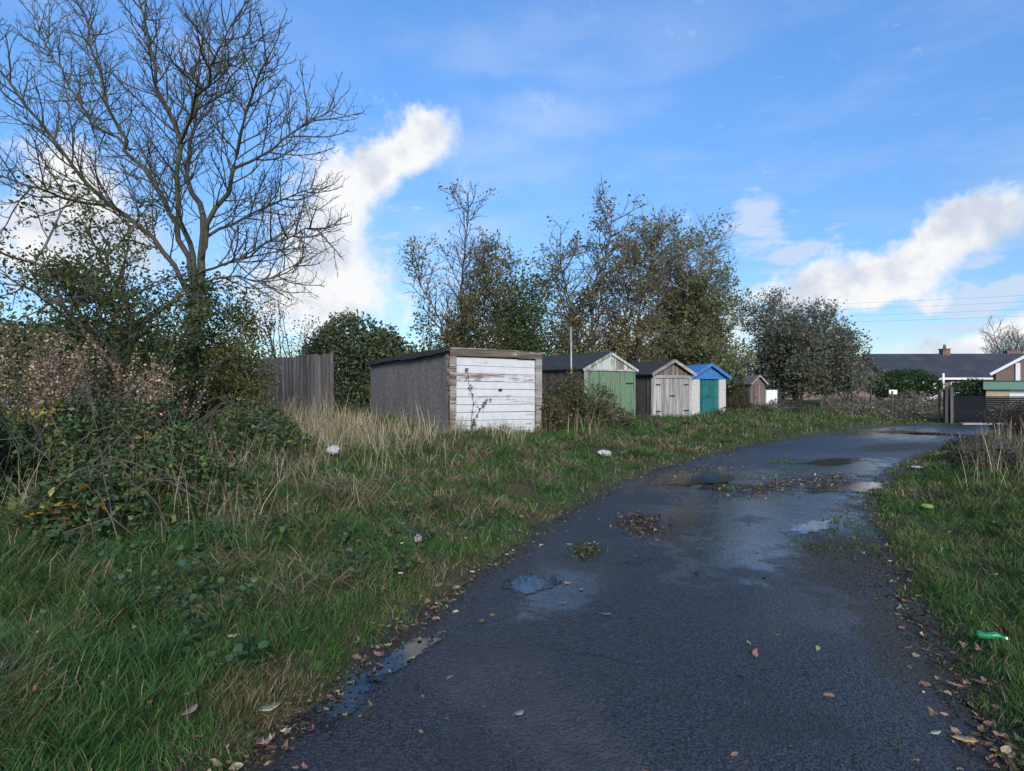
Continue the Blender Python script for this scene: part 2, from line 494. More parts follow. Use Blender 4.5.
ed_ = np.clip(-np.maximum(*edges(V[:, 0], V[:, 1])), 0, 1)
rd = fast_mesh('asphalt_lane', V, rem[q].ravel(), np.full(len(q), 4), m, None, np.repeat(ed_[:, None], 3, 1))
tag(rd, 'damp dark asphalt lane curving away to the right past the garages', 'lane', kind='structure')

# puddles: thin sheets of standing water, thinning out over the grit at the margin
def water(name, rough):
    m, t, b, out = material(name); p = geo_pos(t)
    b.inputs['Base Color'].default_value = (.018, .019, .02, 1); b.inputs['Roughness'].default_value = rough
    t.put(b.inputs['Normal'], t.bump(t.noise(p, 9 if rough < .1 else 45, 2), .03 if rough < .1 else .10, .02))
    s_ = t.new('ShaderNodeSeparateColor'); t.put(s_.inputs[0], attr(t))
    a_ = t.math('ADD', s_.outputs[0], t.math('ADD', t.math('MULTIPLY', t.math('SUBTRACT', t.noise(p, 7, 6, .65), .5), 1.5), t.math('MULTIPLY', t.math('SUBTRACT', t.noise(p, 60, 2), .5), .7)))
    mx = t.new('ShaderNodeMixShader'); t.put(mx.inputs[0], t.ss(a_, .22, .5)); tr = t.new('ShaderNodeBsdfTransparent')
    t.l.new(tr.outputs[0], mx.inputs[1]); t.l.new(b.outputs[0], mx.inputs[2]); t.l.new(mx.outputs[0], out.inputs[0]); return m


M['water'] = water('puddle_water', .035); M['film'] = water('water_film', .09)


def puddle(px, py, a, bb, rot, label, seed, rough=.35, mat='water'):
    D = EYE * F / (py - CY); cx, cy = (px - CX) / F * D, D
    n = 72; ph = np.linspace(0, 2 * np.pi, n, endpoint=False)
    r = 1.15 + rough * 2 * (fbm(np.cos(ph) * 1.7 + seed, np.sin(ph) * 1.7, .9, seed) - .5)
    k = R(rot); V = []; c = []
    for ring in (.12, .35, .6, .8, 1.0):
        x, y = a * r * ring * np.cos(ph), bb * r * ring * np.sin(ph)
        V.append(np.stack([cx + x * math.cos(k) - y * math.sin(k), cy + x * math.sin(k) + y * math.cos(k), np.full(n, .005)], -1)); c += [min(1, (1 - ring) * 1.25)] * n
    V = np.concatenate(V); I = np.arange(5 * n).reshape(5, n)
    q = np.stack([I[:-1], np.roll(I[:-1], -1, 1), np.roll(I[1:], -1, 1), I[1:]], -1).reshape(-1, 4)[:, ::-1]
    loops = list(range(n)) + list(q.ravel())
    o = fast_mesh('puddle', V, loops, [n] + [4] * len(q), M[mat], None, np.repeat(np.array(c)[:, None], 3, 1))
    tag(o, label, 'puddle', 'puddles on the lane', 'structure')


puddle(530, 583, .24, .30, -20, 'small bright puddle at the left edge of the lane beside the grass', 1)
puddle(335, 700, .16, .40, -18, 'dark shallow puddle among leaves at the near left edge of the lane', 2, .5)
puddle(405, 655, .10, .36, -24, 'thin dark puddle along the left edge of the lane', 3, .5)
puddle(700, 480, .55, .9, -50, 'broad silvery puddle broken by debris on the middle of the lane', 4, .6, 'film')
puddle(722, 487, .35, .5, -50, 'silvery puddle next to the line of mud on the lane', 5, .6, 'film')
puddle(812, 527, .16, .55, -45, 'blue reflecting puddle beside the grass tuft in the lane', 6, .6)
puddle(905, 432.5, 1.1, 1.0, -40, 'long pale puddle across the far end of the lane', 7, .5, 'film')
puddle(940, 434.5, 1.0, .6, -20, 'pale puddle in front of the dark gate', 8, .5, 'film')
puddle(850, 487, .4, 1.1, -58, 'bright puddle near the right edge of the lane', 9, .6, 'film')
puddle(835, 462, .35, 1.2, -60, 'streak of water on the far half of the lane', 10, .6, 'film')

# ------------------------------------------------------------------ materials of the garages
M['felt'] = plain('roofing_felt', (.028, .03, .032), .75, .5, 5)
M['felt_grey'] = plain('grey_felt', (.07, .075, .078), .7, .45, 4)
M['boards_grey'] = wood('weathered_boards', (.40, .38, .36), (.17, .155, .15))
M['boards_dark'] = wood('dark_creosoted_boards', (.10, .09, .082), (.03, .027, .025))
M['boards_pink'] = wood('faded_brown_boards', (.22, .17, .15), (.09, .07, .062))
M['trim_grey'] = wood('pale_trim_boards', (.34, .325, .30), (.16, .15, .135), axis='x')
M['post_brown'] = wood('brown_fascia', (.20, .155, .12), (.085, .065, .052), (.33, .31, .28), .42, axis='x')
M['white_planks'] = wood('white_painted_planks', (.36, .27, .24), (.22, .15, .13), (.56, .565, .57), .86, .6, axis='x')
M['green_planks'] = wood('green_painted_planks', (.30, .34, .25), (.075, .10, .065), (.10, .215, .115), .52, .7, soft=.16)
M['green_pale'] = wood('pale_green_planks', (.30, .29, .25), (.16, .15, .125), (.44, .50, .44), .58, .7)
M['teal'] = wood('teal_doors', (.02, .10, .10), (.015, .07, .075), (.022, .155, .155), .62, .5, soft=.3)
M['blue'] = plain('blue_paint', (.045, .15, .38), .6, .3, 6)
M['iron'] = plain('rusty_iron', (.045, .035, .03), .6, .5, 30, .5)
M['steel'] = plain('grey_steel', (.30, .31, .32), .5, .2, 14, .4)
M['render_white'] = plain('white_roughcast', (.44, .425, .40), .9, .3, 9)
M['white'] = plain('white_paint', (.74, .75, .76), .5, .08, 7)
M['glass'] = plain('window_glass', (.03, .035, .04), .06, .1, 3, 0, .8)
M['dark'] = plain('dark_inside', (.012, .012, .012), .9, .1)
M['concrete'] = plain('old_concrete', (.26, .25, .235), .9, .3, 8)

m, t, b, _ = material('pebbledash'); p = coord(t)
v = t.vor(p, 55); vc = t.new('ShaderNodeSeparateColor'); t.put(vc.inputs[0], t.vor(p, 55, out='Color'))
c = t.mix(t.ss(vc.outputs[0], .1, 1), (.22, .21, .208), (.52, .50, .485))
c = t.mix(t.ss(v, .25, .5), c, (.10, .095, .092))
st = t.noise(t.mapping(p, scale=(2.5, 2.5, .35)), 1.6, 6, .65)
c = t.mix(t.ss(st, .42, .7, .0, .5), c, (.08, .076, .076))
t.put(b.inputs['Base Color'], c); b.inputs['Roughness'].default_value = .9
t.put(b.inputs['Normal'], t.bump(v, .8, .01)); M['pebble'] = m


def brickmat(name, c1, c2, mortar):
    m, t, b, _ = material(name); p = coord(t)
    s = t.new('ShaderNodeSeparateXYZ'); t.put(s.inputs[0], p)
    cbn = t.new('ShaderNodeCombineXYZ'); t.put(cbn.inputs[0], t.math('ADD', s.outputs[0], s.outputs[1])); t.put(cbn.inputs[1], s.outputs[2])
    br = t.new('ShaderNodeTexBrick'); t.put(br.inputs['Vector'], cbn.outputs[0])
    t.put(br.inputs['Color1'], c1); t.put(br.inputs['Color2'], c2); t.put(br.inputs['Mortar'], mortar)
    br.inputs['Scale'].default_value = 1; br.inputs['Brick Width'].default_value = .225; br.inputs['Row Height'].default_value = .075
    br.inputs['Mortar Size'].default_value = .009
    t.put(b.inputs['Base Color'], t.mix(t.ss(t.noise(p, 3, 5), .35, .75, 0, .5), br.outputs['Color'], tuple(v * .5 for v in c2)))
    b.inputs['Roughness'].default_value = .9; return m


M['brick_brown'] = brickmat('brown_brick', (.20, .135, .10), (.15, .10, .08), (.25, .23, .2))
M['brick_red'] = brickmat('red_brick', (.17, .085, .065), (.13, .065, .052), (.25, .22, .19))
M['brick_cream'] = brickmat('cream_brick', (.48, .38, .24), (.40, .31, .19), (.45, .4, .32))


def tilemat(name, c1, c2):
    m, t, b, _ = material(name); p = coord(t)
    wv = t.new('ShaderNodeTexWave', wave_type='BANDS', bands_direction='Z'); t.put(wv.inputs[0], p); wv.inputs['Scale'].default_value = 2.6
    c = t.mix(t.ss(t.noise(p, .8, 6, .6), .35, .7), c1, c2)
    t.put(b.inputs['Base Color'], t.mix(t.ss(wv.outputs['Fac'], .0, .25), tuple(v * .55 for v in c1), c)); b.inputs['Roughness'].default_value = .65
    return m


M['tiles_dark'] = tilemat('dark_roof_tiles', (.030, .032, .040), (.052, .054, .062))
M['tiles_brown'] = tilemat('brown_roof_tiles', (.085, .07, .065), (.12, .10, .095))

A = R(35)
UF = np.array([math.cos(A), math.sin(A)]); UB = np.array([-math.sin(A), math.cos(A)])
FOOT = []                                              # footprints kept free of grass


def foot(x, y, rz, w_, L):
    FOOT.append((x, y, rz, w_, L))


def vboards(mb, x0, x1, y0, y1, z0, ztop, bw, jit=.006, gap=.004, droop=0.):
    """upright boards side by side along x; ztop is a height or a function of x"""
    n = max(1, round((x1 - x0) / bw)); s = (x1 - x0) / n
    zf = ztop if callable(ztop) else (lambda x: ztop)
    for i in range(n):
        a, b_ = x0 + i * s + gap / 2, x0 + (i + 1) * s - gap / 2
        j = random.uniform(-jit, jit); lo = random.uniform(0, droop)
        ta, tb = zf(a), zf(b_)
        mid = (a + b_) / 2
        if abs((zf(mid) - (ta + tb) / 2)) > .01:          # the board under the ridge
            mb.box(a, mid, y0 + j, y1 + j, z0 + lo, 0, zt=(ta, zf(mid))); mb.box(mid + .001, b_, y0 + j, y1 + j, z0 + lo, 0, zt=(zf(mid), tb))
        else:
            mb.box(a, b_, y0 + j, y1 + j, z0 + lo, 0, zt=(ta, tb))


def side_boards(mb, x, L, z0, z1, bw, th=.025, jit=.006):
    n = max(1, round(L / bw)); s = L / n
    for i in range(n):
        j = random.uniform(-jit, jit)
        mb.box(x - th + j, x + j, i * s + .002, (i + 1) * s - .002, z0, z1)


def gable_roof(root, w_, L, e, apex, ov, fo, mat, th=.045, ridge_drop=0, bo=None):
    """two slopes meeting at a ridge that runs back from the front"""
    mb = MB(); bo = fo if bo is None else bo; k = (apex - e) / (w_ / 2); c = w_ / 2
    for s in (-1, 1):
        xe, xr = c + s * (c + ov), c + s * .002
        ze, zr = e - k * ov, apex
        N = 5; ys = np.linspace(-fo, L + bo, N + 1)
        sag = [random.uniform(-.008, .008) for _ in ys]
        for i in range(N):
            y0, y1 = ys[i], ys[i + 1] - .003
            P = [(xe, y0, ze + sag[i]), (xr, y0, zr), (xr, y1, zr - .0), (xe, y1, ze + sag[i + 1])]
            if s > 0: P = P[::-1]
            mb.hexa(P + [(a, b_, z + th) for a, b_, z in P])
    return mb.build('roof', mat, root)


# ---- 1: flat-roofed precast garage with the white plank door
g = (-1.5, 14.4); gb = gz(*g) - .0
root = thing('garage', 'grey pebbledash garage with a flat roof and a white horizontal plank door', 'garage', (*g, .36), A, 'lock-up garages beside the lane')
foot(*g, A, 2.78, 5.0)
W1, L1 = 2.78, 5.0
mb = MB()
for i in range(6):                                     # precast panels along the left, stepped down with the roof
    y0, y1 = .14 + i * (L1 - .14) / 6, .14 + (i + 1) * (L1 - .14) / 6
    zt = 2.06 - .16 * (i / 6)
    mb.hexa([(0, y0 + .004, -.3), (.06, y0 + .004, -.3), (.06, y1 - .004, -.3), (0, y1 - .004, -.3),
             (0, y0 + .004, zt), (.06, y0 + .004, zt), (.06, y1 - .004, zt - .026), (0, y1 - .004, zt - .026)])
    mb.hexa([(W1 - .06, y0 + .004, -.3), (W1, y0 + .004, -.3), (W1, y1 - .004, -.3), (W1 - .06, y1 - .004, -.3),
             (W1 - .06, y0 + .004, zt), (W1, y0 + .004, zt), (W1, y1 - .004, zt - .026), (W1 - .06, y1 - .004, zt - .026)])
mb.box(.065, W1 - .065, L1 - .06, L1 - .002, -.3, 1.88)
mb.build('wall', M['pebble'], root)
mb = MB()
P = [(-.09, .02, 2.07), (W1 + .05, .02, 2.03), (W1 + .05, L1 + .2, 1.88), (-.09, L1 + .2, 1.92)]
mb.hexa(P + [(a, b_, z + .07) for a, b_, z in P]); mb.build('roof', M['felt'], root)
mb = MB()
for i in range(10):                                    # ragged felt hanging over the side
    y0 = .06 + i * .5; d = random.uniform(.03, .07)
    z = 2.075 - .16 * i / 10
    mb.hexa([(-.115, y0, z - d), (-.095, y0, z - d), (-.095, y0 + .497, z - d - .02), (-.115, y0 + .497, z - d - .02),
             (-.115, y0, z + .07), (-.095, y0, z + .07), (-.095, y0 + .497, z + .055), (-.115, y0 + .497, z + .055)])
mb.build('roof_edge', M['felt'], root)
mb = MB()
mb.box(.0, 1.98, -.035, -.004, 1.955, 0, zt=(2.155, 2.125)); mb.box(1.99, W1, -.05, -.012, 1.94, 0, zt=(2.13, 2.10))
mb.box(.012, 2.0, -.05, -.037, 2.125, 0, zt=(2.165, 2.14))
f = mb.build('fascia_board', M['post_brown'], root)
mb = MB(); mb.box(-.012, .17, -.05, .11, 1.25, 1.95); mb.box(.006, .17, -.022, .11, -.3, 1.245, .2)
for i in range(9): mb.box(.0, .172, -.034 + .006 * (i % 2), -.024, .02 + i * .13, .14 + i * .13)
o = mb.build('post', M['post_brown'], root, jit=.003); o['label'] = 'brown post of stacked weathered timber'
mb = MB(); mb.box(W1 - .2, W1, -.04, .1, .72, 1.935, .6); mb.box(W1 - .17, W1 - .01, -.01, .1, -.3, .715, .3)
o = mb.build('post', M['trim_grey'], root, jit=.002); o['label'] = 'grey post of pale boards'
mb = MB(); zz = -.1
hs_ = [.27, .215, .2, .19, .19, .195, .185, .2, .19, .21]
for i, h_ in enumerate(hs_):
    d = .012 * i / 10
    j = random.uniform(-.006, .006); sl_ = random.uniform(-.006, .006)
    x1 = W1 - .205
    zb, zt = zz + .006, zz + h_ - .005
    mb.hexa([(.178, .012 + j, zb), (x1, .012 + j, zb - .03 + sl_), (x1, .04, zb - .03 + sl_), (.178, .04, zb),
             (.178, .02 + j, zt), (x1, .02 + j, zt - .03 + sl_), (x1, .04, zt - .03 + sl_), (.178, .04, zt)])
    zz += h_
door = mb.build('door', M['white_planks'], root)
mb = MB(); mb.box(.16, W1 - .195, .045, .06, -.2, 1.95); mb.build('door_backing', M['dark'], root)
mb = MB(); mb.tube([(1.46, .012, 1.13), (1.46, -.02, 1.13)], .035, 12); mb.tube([(1.40, -.028, 1.13), (1.52, -.028, 1.13)], .012, 8)
mb.build('handle', M['iron'], door)

# ---- 2: green timber garage
g = (2.34, 19.5)
root = thing('garage', 'green timber garage with flaking plank doors and a pale gable', 'garage', (*g, .30), A, 'lock-up garages beside the lane')
foot(*g, A, 2.36, 4.8)
W2, L2, E2, A2 = 2.36, 4.8, 1.86, 2.40
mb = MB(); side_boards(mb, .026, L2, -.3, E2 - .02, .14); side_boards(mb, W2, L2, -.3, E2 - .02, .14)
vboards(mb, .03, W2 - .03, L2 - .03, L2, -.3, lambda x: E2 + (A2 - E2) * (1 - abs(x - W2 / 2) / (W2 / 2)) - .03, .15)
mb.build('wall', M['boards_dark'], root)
gable_roof(root, W2, L2, E2, A2, .09, .06, M['felt'])
mb = MB(); vboards(mb, .03, W2 - .03, -.03, .0, E2 - .02, lambda x: E2 + .02 + (A2 - E2) * (1 - abs(x - W2 / 2) / (W2 / 2)) - .03, .13)
gab = mb.build('gable_panel', M['green_pale'], root)
mb = MB()
for s in (-1, 1):
    c = W2 / 2
    mb.bar((c + s * (c + .09), -.072, E2 - .06), (c + s * .01, -.072, A2 - .03), .02, .085, .5 + .2 * s)
mb.build('bargeboard', M['green_pale'], root)
mb = MB(); mb.box(0, W2, -.05, -.032, E2 - .075, E2 - .02); mb.build('rail', M['boards_grey'], root)
mb = MB(); mb.box(.0, .1, -.02, .05, -.3, E2 - .08, .35); o = mb.build('post', M['green_pale'], root)
mb = MB(); mb.box(W2 - .09, W2, -.022, .05, -.3, E2 - .08, .6); o = mb.build('post', M['green_planks'], root)
for s, (a, b_) in enumerate(((.105, W2 / 2 - .008), (W2 / 2 + .008, W2 - .095))):
    mb = MB(); vboards(mb, a, b_, -.012, .016, -.12, E2 - .09, .105, .004, droop=.05)
    d = mb.build('door', M['green_planks'], root)
    for z in ((), (.3, 1.35))[s]:
        x0 = a if s == 0 else b_; mb = MB()
        mb.box(min(x0, x0 + (.36 if s == 0 else -.36)), max(x0, x0 + (.36 if s == 0 else -.36)), -.03, -.0165, z, z + .045)
        mb.build('hinge', M['iron'], d)
    if s:
        mb = MB(); mb.box(a - .12, a + .14, -.034, -.017, .96, 1.02); mb.tube([(a - .02, -.03, .95), (a - .02, -.05, .9)], .018); mb.build('latch', M['iron'], d)

# ---- 3: grey weathered timber shed
g = (5.7, 24.4)
root = thing('garage', 'unpainted silver-grey timber garage with double doors between the green and the blue one', 'garage', (*g, .16), A, 'lock-up garages beside the lane')
foot(*g, A, 2.4, 4.5)
W3, L3, E3, A3 = 2.4, 4.5, 1.93, 2.44
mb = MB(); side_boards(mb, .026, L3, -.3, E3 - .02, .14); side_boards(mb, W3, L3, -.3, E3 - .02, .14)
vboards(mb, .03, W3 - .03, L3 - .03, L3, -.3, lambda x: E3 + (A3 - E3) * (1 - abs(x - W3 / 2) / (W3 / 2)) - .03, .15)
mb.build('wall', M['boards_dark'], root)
gable_roof(root, W3, L3, E3, A3, .16, .16, M['felt'])
mb = MB(); vboards(mb, .03, W3 - .03, -.02, .01, E3 - .06, lambda x: E3 + (A3 - E3) * (1 - abs(x - W3 / 2) / (W3 / 2)) - .03, .13)
mb.build('gable_panel', M['boards_pink'], root)
mb = MB()
for s in (-1, 1):
    c = W3 / 2
    mb.bar((c + s * (c + .18), -.17, E3 - .05), (c + s * .01, -.17, A3 + .03), .024, .13, .5 + .3 * s)
mb.build('bargeboard', M['trim_grey'], root)
mb = MB(); mb.box(-.01, W3 + .01, -.05, -.022, E3 - .19, E3 - .065); mb.build('rail', M['trim_grey'], root)
for x0 in (-.02, W3 - .14):
    mb = MB(); mb.box(x0, x0 + .16, -.055, .03, -.3, E3 - .195); mb.build('post', M['boards_grey'], root)
for s, (a, b_) in enumerate(((.15, W3 / 2 - .008), (W3 / 2 + .008, W3 - .15))):
    mb = MB(); vboards(mb, a, b_, -.012, .018, -.1, E3 - .2, .13, .005, droop=.06)
    d = mb.build('door', M['boards_grey'], root)
    for z in (.35, 1.45):
        mb = MB(); mb.box(a if s == 0 else b_ - .33, a + .33 if s == 0 else b_, -.03, -.0195, z, z + .05); mb.build('hinge', M['iron'], d)
    if s:
        mb = MB(); mb.box(a - .16, a + .16, -.036, -.02, .98, 1.03); mb.build('latch', M['iron'], d)

# ---- 4: white roughcast garage, blue roof edge, teal doors
g = (8.09, 27.0)
root = thing('garage', 'white roughcast garage with bright blue roof edge and teal double doors', 'garage', (*g, .12), A, 'lock-up garages beside the lane')
foot(*g, A, 2.49, 4.5)
W4, L4, E4, A4 = 2.49, 4.5, 1.90, 2.42
mb = MB()
mb.box(0, .1, .31, L4, -.3, E4 - .02, .5); mb.box(W4 - .1, W4, .31, L4, -.3, E4 - .02, .5); mb.box(.105, W4 - .105, L4 - .1, L4, -.3, E4, .5)
mb.build('wall', M['render_white'], root)
for x0, x1 in ((0, .56), (W4 - .50, W4)):
    mb = MB(); mb.box(x0, x1, 0, .3, -.3, E4 - .03, .5); mb.build('pier', M['render_white'], root)
gable_roof(root, W4, L4, E4, A4, .18, .14, M['felt_grey'])
mb = MB(); c = W4 / 2
mb.prism([(-.05, -.03, E4 - .12), (W4 + .05, -.03, E4 - .12), (W4 + .05, -.03, E4 - .02), (c, -.03, A4 - .02), (-.05, -.03, E4 - .02)], (0, .03, 0))
mb.build('gable_panel', M['blue'], root)
mb = MB()
for s in (-1, 1):
    mb.bar((c + s * (c + .24), -.155, E4 - .09), (c + s * .012, -.155, A4 + .03), .028, .15)
    mb.bar((c + s * (c + .20), -.141, E4 + .0), (c + s * (c + .20), L4 + .1, E4 + .0), .03, .12)
mb.build('bargeboard', M['blue'], root)
mb = MB()                                              # blue sheet turned over the ridge at the front
k = (A4 - E4) / c
for s in (-1, 1):
    P = [(c + s * (c + .185), -.15, E4 - k * .185 + .049), (c + s * .0, -.15, A4 + .049), (c + s * .0, 1.0, A4 + .049), (c + s * (c + .185), 1.3, E4 - k * .185 + .049)]
    if s > 0: P = P[::-1]
    mb.hexa(P + [(a, b_, z + .008) for a, b_, z in P])
mb.build('roof_sheet', M['blue'], root)
for s, (a, b_) in enumerate(((.565, 1.27), (1.282, W4 - .505))):
    mb = MB(); vboards(mb, a, b_, .06, .09, -.05, E4 - .13, .14, .002)
    for z in (.25, .9, 1.5): mb.box(a + .03, b_ - .03, .042, .056, z, z + .09)
    d = mb.build('door', M['teal'], root)
    mb = MB(); mb.tube([((b_ - .06) if s == 0 else a + .06, .04, 1.0), ((b_ - .06) if s == 0 else a + .06, .01, 1.0)], .02); mb.build('handle', M['iron'], d)

# ---- 5: small shed
A5 = R(38); g = (12.85, 32.4)
root = thing('shed', 'small brown timber shed with a pale-edged roof at the end of the garage row', 'shed', (*g, .02), A5)
foot(*g, A5, 1.35, 1.8)
W5, L5, E5, A5z = 1.5, 1.9, 1.68, 2.1
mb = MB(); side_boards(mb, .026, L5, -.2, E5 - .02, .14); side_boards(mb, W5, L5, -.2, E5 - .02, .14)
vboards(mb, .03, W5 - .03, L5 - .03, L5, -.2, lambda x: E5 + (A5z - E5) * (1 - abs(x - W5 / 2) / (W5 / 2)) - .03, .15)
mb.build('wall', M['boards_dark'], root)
gable_roof(root, W5, L5, E5, A5z, .1, .14, M['felt_grey'])
mb = MB(); vboards(mb, .0, .42, -.02, .01, -.2, lambda x: E5 + (A5z - E5) * (1 - abs(x - W5 / 2) / (W5 / 2)) - .03, .14)
vboards(mb, W5 - .42, W5, -.02, .01, -.2, lambda x: E5 + (A5z - E5) * (1 - abs(x - W5 / 2) / (W5 / 2)) - .03, .14)
vboards(mb, .424, W5 - .424, -.02, .01, 1.6, lambda x: E5 + (A5z - E5) * (1 - abs(x - W5 / 2) / (W5 / 2)) - .03, .13)
mb.build('front_wall', M['boards_pink'], root)
mb = MB()
for s in (-1, 1):
    c = W5 / 2; mb.bar((c + s * (c + .11), -.15, E5 - .04), (c + s * .01, -.15, A5z + .02), .02, .09)
mb.build('bargeboard', M['trim_grey'], root)
mb = MB(); vboards(mb, .43, W5 - .43, -.012, .012, -.05, 1.59, .13)
d = mb.build('door', M['boards_pink'], root)
mb = MB(); mb.box(.47, .55, -.03, -.013, .85, .95); mb.build('latch', M['iron'], d)

# ---- white sheet screen beyond the small shed
p0 = at(766.5, 400, 35.5)
root = thing('screen_panel', 'white sheet panel standing upright beside the small brown shed', 'panel', (p0[0], p0[1], .02), R(10))
mb = MB()
for i in range(7): mb.box(i * .098, i * .098 + .094, .0 + .012 * (i % 2), .02 + .012 * (i % 2), -.1, 1.3 + .01 * (i % 3), .5)
mb.build('sheet', M['white'], root)
for x in (-.06, .70):
    mb = MB(); mb.box(x, x + .05, .01, .06, -.2, 1.36); mb.build('post', M['boards_grey'], root)

# ---- thin steel pole in front of the green garage
p0 = at(571, 420, 18.3)
zg = gz(p0[0], p0[1])
mb = MB(); mb.tube([(0, 0, -.2), (.01, 0, 1.5), (0, .02, 3.05)], .028, 10); mb.tube([(0, .02, 3.05), (0, .02, 3.07)], .034, 10)
o = mb.build('metal_pole', M['steel'], None, True); o.location = (p0[0], p0[1], zg)
tag(o, 'thin grey metal pole standing before the dark side of the green garage', 'pole')

# ------------------------------------------------------------------ board fence on the left
def board_fence(a, b_, h0, h1, label, lean=.05, miss=.0):
    a = np.array(a); b_ = np.array(b_); L = np.linalg.norm(b_ - a); rz = math.atan2(*(b_ - a)[::-1])
    z = gz(*a)
    root = thing('board_fence', label, 'fence', (a[0], a[1], z), rz)
    mb = MB(); n = int(L / .135)
    for i in range(n):
        if random.random() < miss: continue
        x = i * L / n; zt = h0 + (h1 - h0) * i / n + random.uniform(-.03, .03); l = random.uniform(-lean, lean) * .3
        zb = ground_z(np.array([a[0] + (b_ - a)[0] * i / n]), np.array([a[1] + (b_ - a)[1] * i / n]))[0] - z - .1
        j = random.uniform(-.006, .006)
        mb.hexa([(x, -.012 + j, zb), (x + .12, -.012 + j, zb), (x + .12, .012 + j, zb), (x, .012 + j, zb),
                 (x + l, -.012 + j, zt), (x + .12 + l, -.012 + j, zt), (x + .12 + l, .012 + j, zt - .01), (x + l, .012 + j, zt - .01)])
    mb.build('boards', M['boards_fence'], root)
    mb = MB()
    for z_ in (.35, 1.0, 1.55): mb.box(0, L, .022, .075, z_, z_ + .08)
    mb.build('rail', M['boards_dark'], root)
    for i in range(int(L / 2.2) + 1):
        mb = MB(); x = min(L - .1, i * 2.2); mb.box(x, x + .09, .08, .17, -.3, h0 + (h1 - h0) * x / L - .08); mb.build('post', M['boards_dark'], root)


M['boards_fence'] = wood('fence_boards', (.19, .17, .165), (.075, .066, .062))
board_fence(at(258, 0, 18.2)[:2], at(334, 0, 17.0)[:2], 1.78, 1.86, 'grey upright board fence between the tree and the pebbledash garage')
board_fence(at(120, 0, 18.8)[:2], at(150, 0, 18.4)[:2], 1.9, 1.85, 'short broken length of board fence glimpsed behind the bare tree', .12, .3)

# ------------------------------------------------------------------ houses beyond
def quad_roof(root, x0, x1, y0, y1, e, rz_, ov, mat, th=.12):
    ym = (y0 + y1) / 2; mb = MB(); k = (rz_ - e) / (ym - y0)
    for s in (-1, 1):
        ye = y0 - ov if s < 0 else y1 + ov
        P = [(x0 - .15, ye, e - k * ov), (x1 + .15, ye, e - k * ov), (x1 + .15, ym - .002 * -s, rz_), (x0 - .15, ym - .002 * -s, rz_)]
        if s > 0: P = P[::-1]
        mb.hexa(P + [(a, b_, z + th) for a, b_, z in P])
    return mb.build('roof', mat, root)


def chimney(parent, x, y, z0, z1, w_=.75):
    mb = MB(); mb.box(x, x + w_, y, y + .6, z0, z1, .5); mb.box(x - .05, x + w_ + .05, y - .05, y + .65, z1 + .002, z1 + .1, .4)
    c = mb.build('chimney', M['brick_red'], parent)
    mb = MB(); mb.tube([(x + w_ / 2, y + .3, z1 + .1), (x + w_ / 2, y + .3, z1 + .5)], [.14, .11], 10); mb.build('chimney_pot', M['brick_red'], c, True)


def window(root, x0, x1, z0, z1, y):
    mb = MB()
    for a in ((x0, x1, z0, z0 + .07), (x0, x1, z1 - .07, z1), (x0, x0 + .07, z0 + .072, z1 - .072), (x1 - .07, x1, z0 + .072, z1 - .072), ((x0 + x1) / 2 - .035, (x0 + x1) / 2 + .035, z0 + .072, z1 - .072)):
        mb.box(a[0], a[1], y - .05, y + .02, a[2], a[3], .5)
    f = mb.build('window', M['white'], root)
    mb = MB(); mb.box(x0 + .02, x1 - .02, y - .02, y - .005, z0 + .02, z1 - .02); mb.build('pane', M['glass'], f)


D0 = 55.0
bx = (884 - CX) / F * D0
root = thing('bungalow', 'long brick bungalow with a dark tiled roof and red chimney beyond the gate', 'house', (bx, D0, 0), R(-2.5))
Lb, dp, e, rg_ = 24.0, 6.4, 2.55, 4.55
mb = MB(); mb.box(0, Lb, 0, .25, -.5, e, .5); mb.box(0, Lb, dp - .25, dp, -.5, e, .5)
for x in (0, Lb - .25): mb.prism([(x, .255, -.5), (x, dp - .255, -.5), (x, dp - .255, e), (x, dp / 2, rg_ - .1), (x, .255, e)], (.25, 0, 0), .5)
mb.build('wall', M['brick_brown'], root)
rf = quad_roof(root, 0, Lb, 0, dp, e, rg_, .4, M['tiles_dark'])
chimney(rf, 7.15, dp / 2 - .3, rg_ - .3, rg_ + .5, .68); chimney(rf, 13.5, dp / 2 + .2, rg_ - .3, rg_ + .3, 1.2)
mb = MB(); mb.box(4.6, 13, -.44, -.41, e - .42, e - .24, .5); mb.build('fascia_board', M['white'], root)
for x0, x1, z0, z1 in ((5.9, 7.4, .9, 1.95), (9.5, 10.9, 1.45, 2.0), (1.0, 2.4, .9, 1.95), (12.5, 13.9, .9, 1.95)): window(root, x0, x1, z0, z1, 0)
mb = MB(); mb.box(3.35, 4.7, -.06, -.003, -.1, 2.05, .5); mb.box(3.45, 3.95, -.075, -.062, .1, 1.9, .7); mb.build('door', M['white'], root)
mb = MB(); mb.tube([(4.95, -.5, -.2), (4.95, -.5, 2.7)], .09, 10); mb.build('soil_pipe', M['white'], root, True)
mb = MB(); mb.tube([(.4, 3.2, rg_ - .2), (.4, 3.2, rg_ + .75)], .05, 6); mb.tube([(.05, 3.2, rg_ + .72), (.75, 3.2, rg_ + .72)], .03, 6); mb.tube([(.15, 3.05, rg_ + .8), (.15, 3.4, rg_ + .8)], .03, 6); mb.tube([(.6, 3.05, rg_ + .8), (.6, 3.4, rg_ + .8)], .03, 6)
mb.build('aerial', M['iron'], root, True)

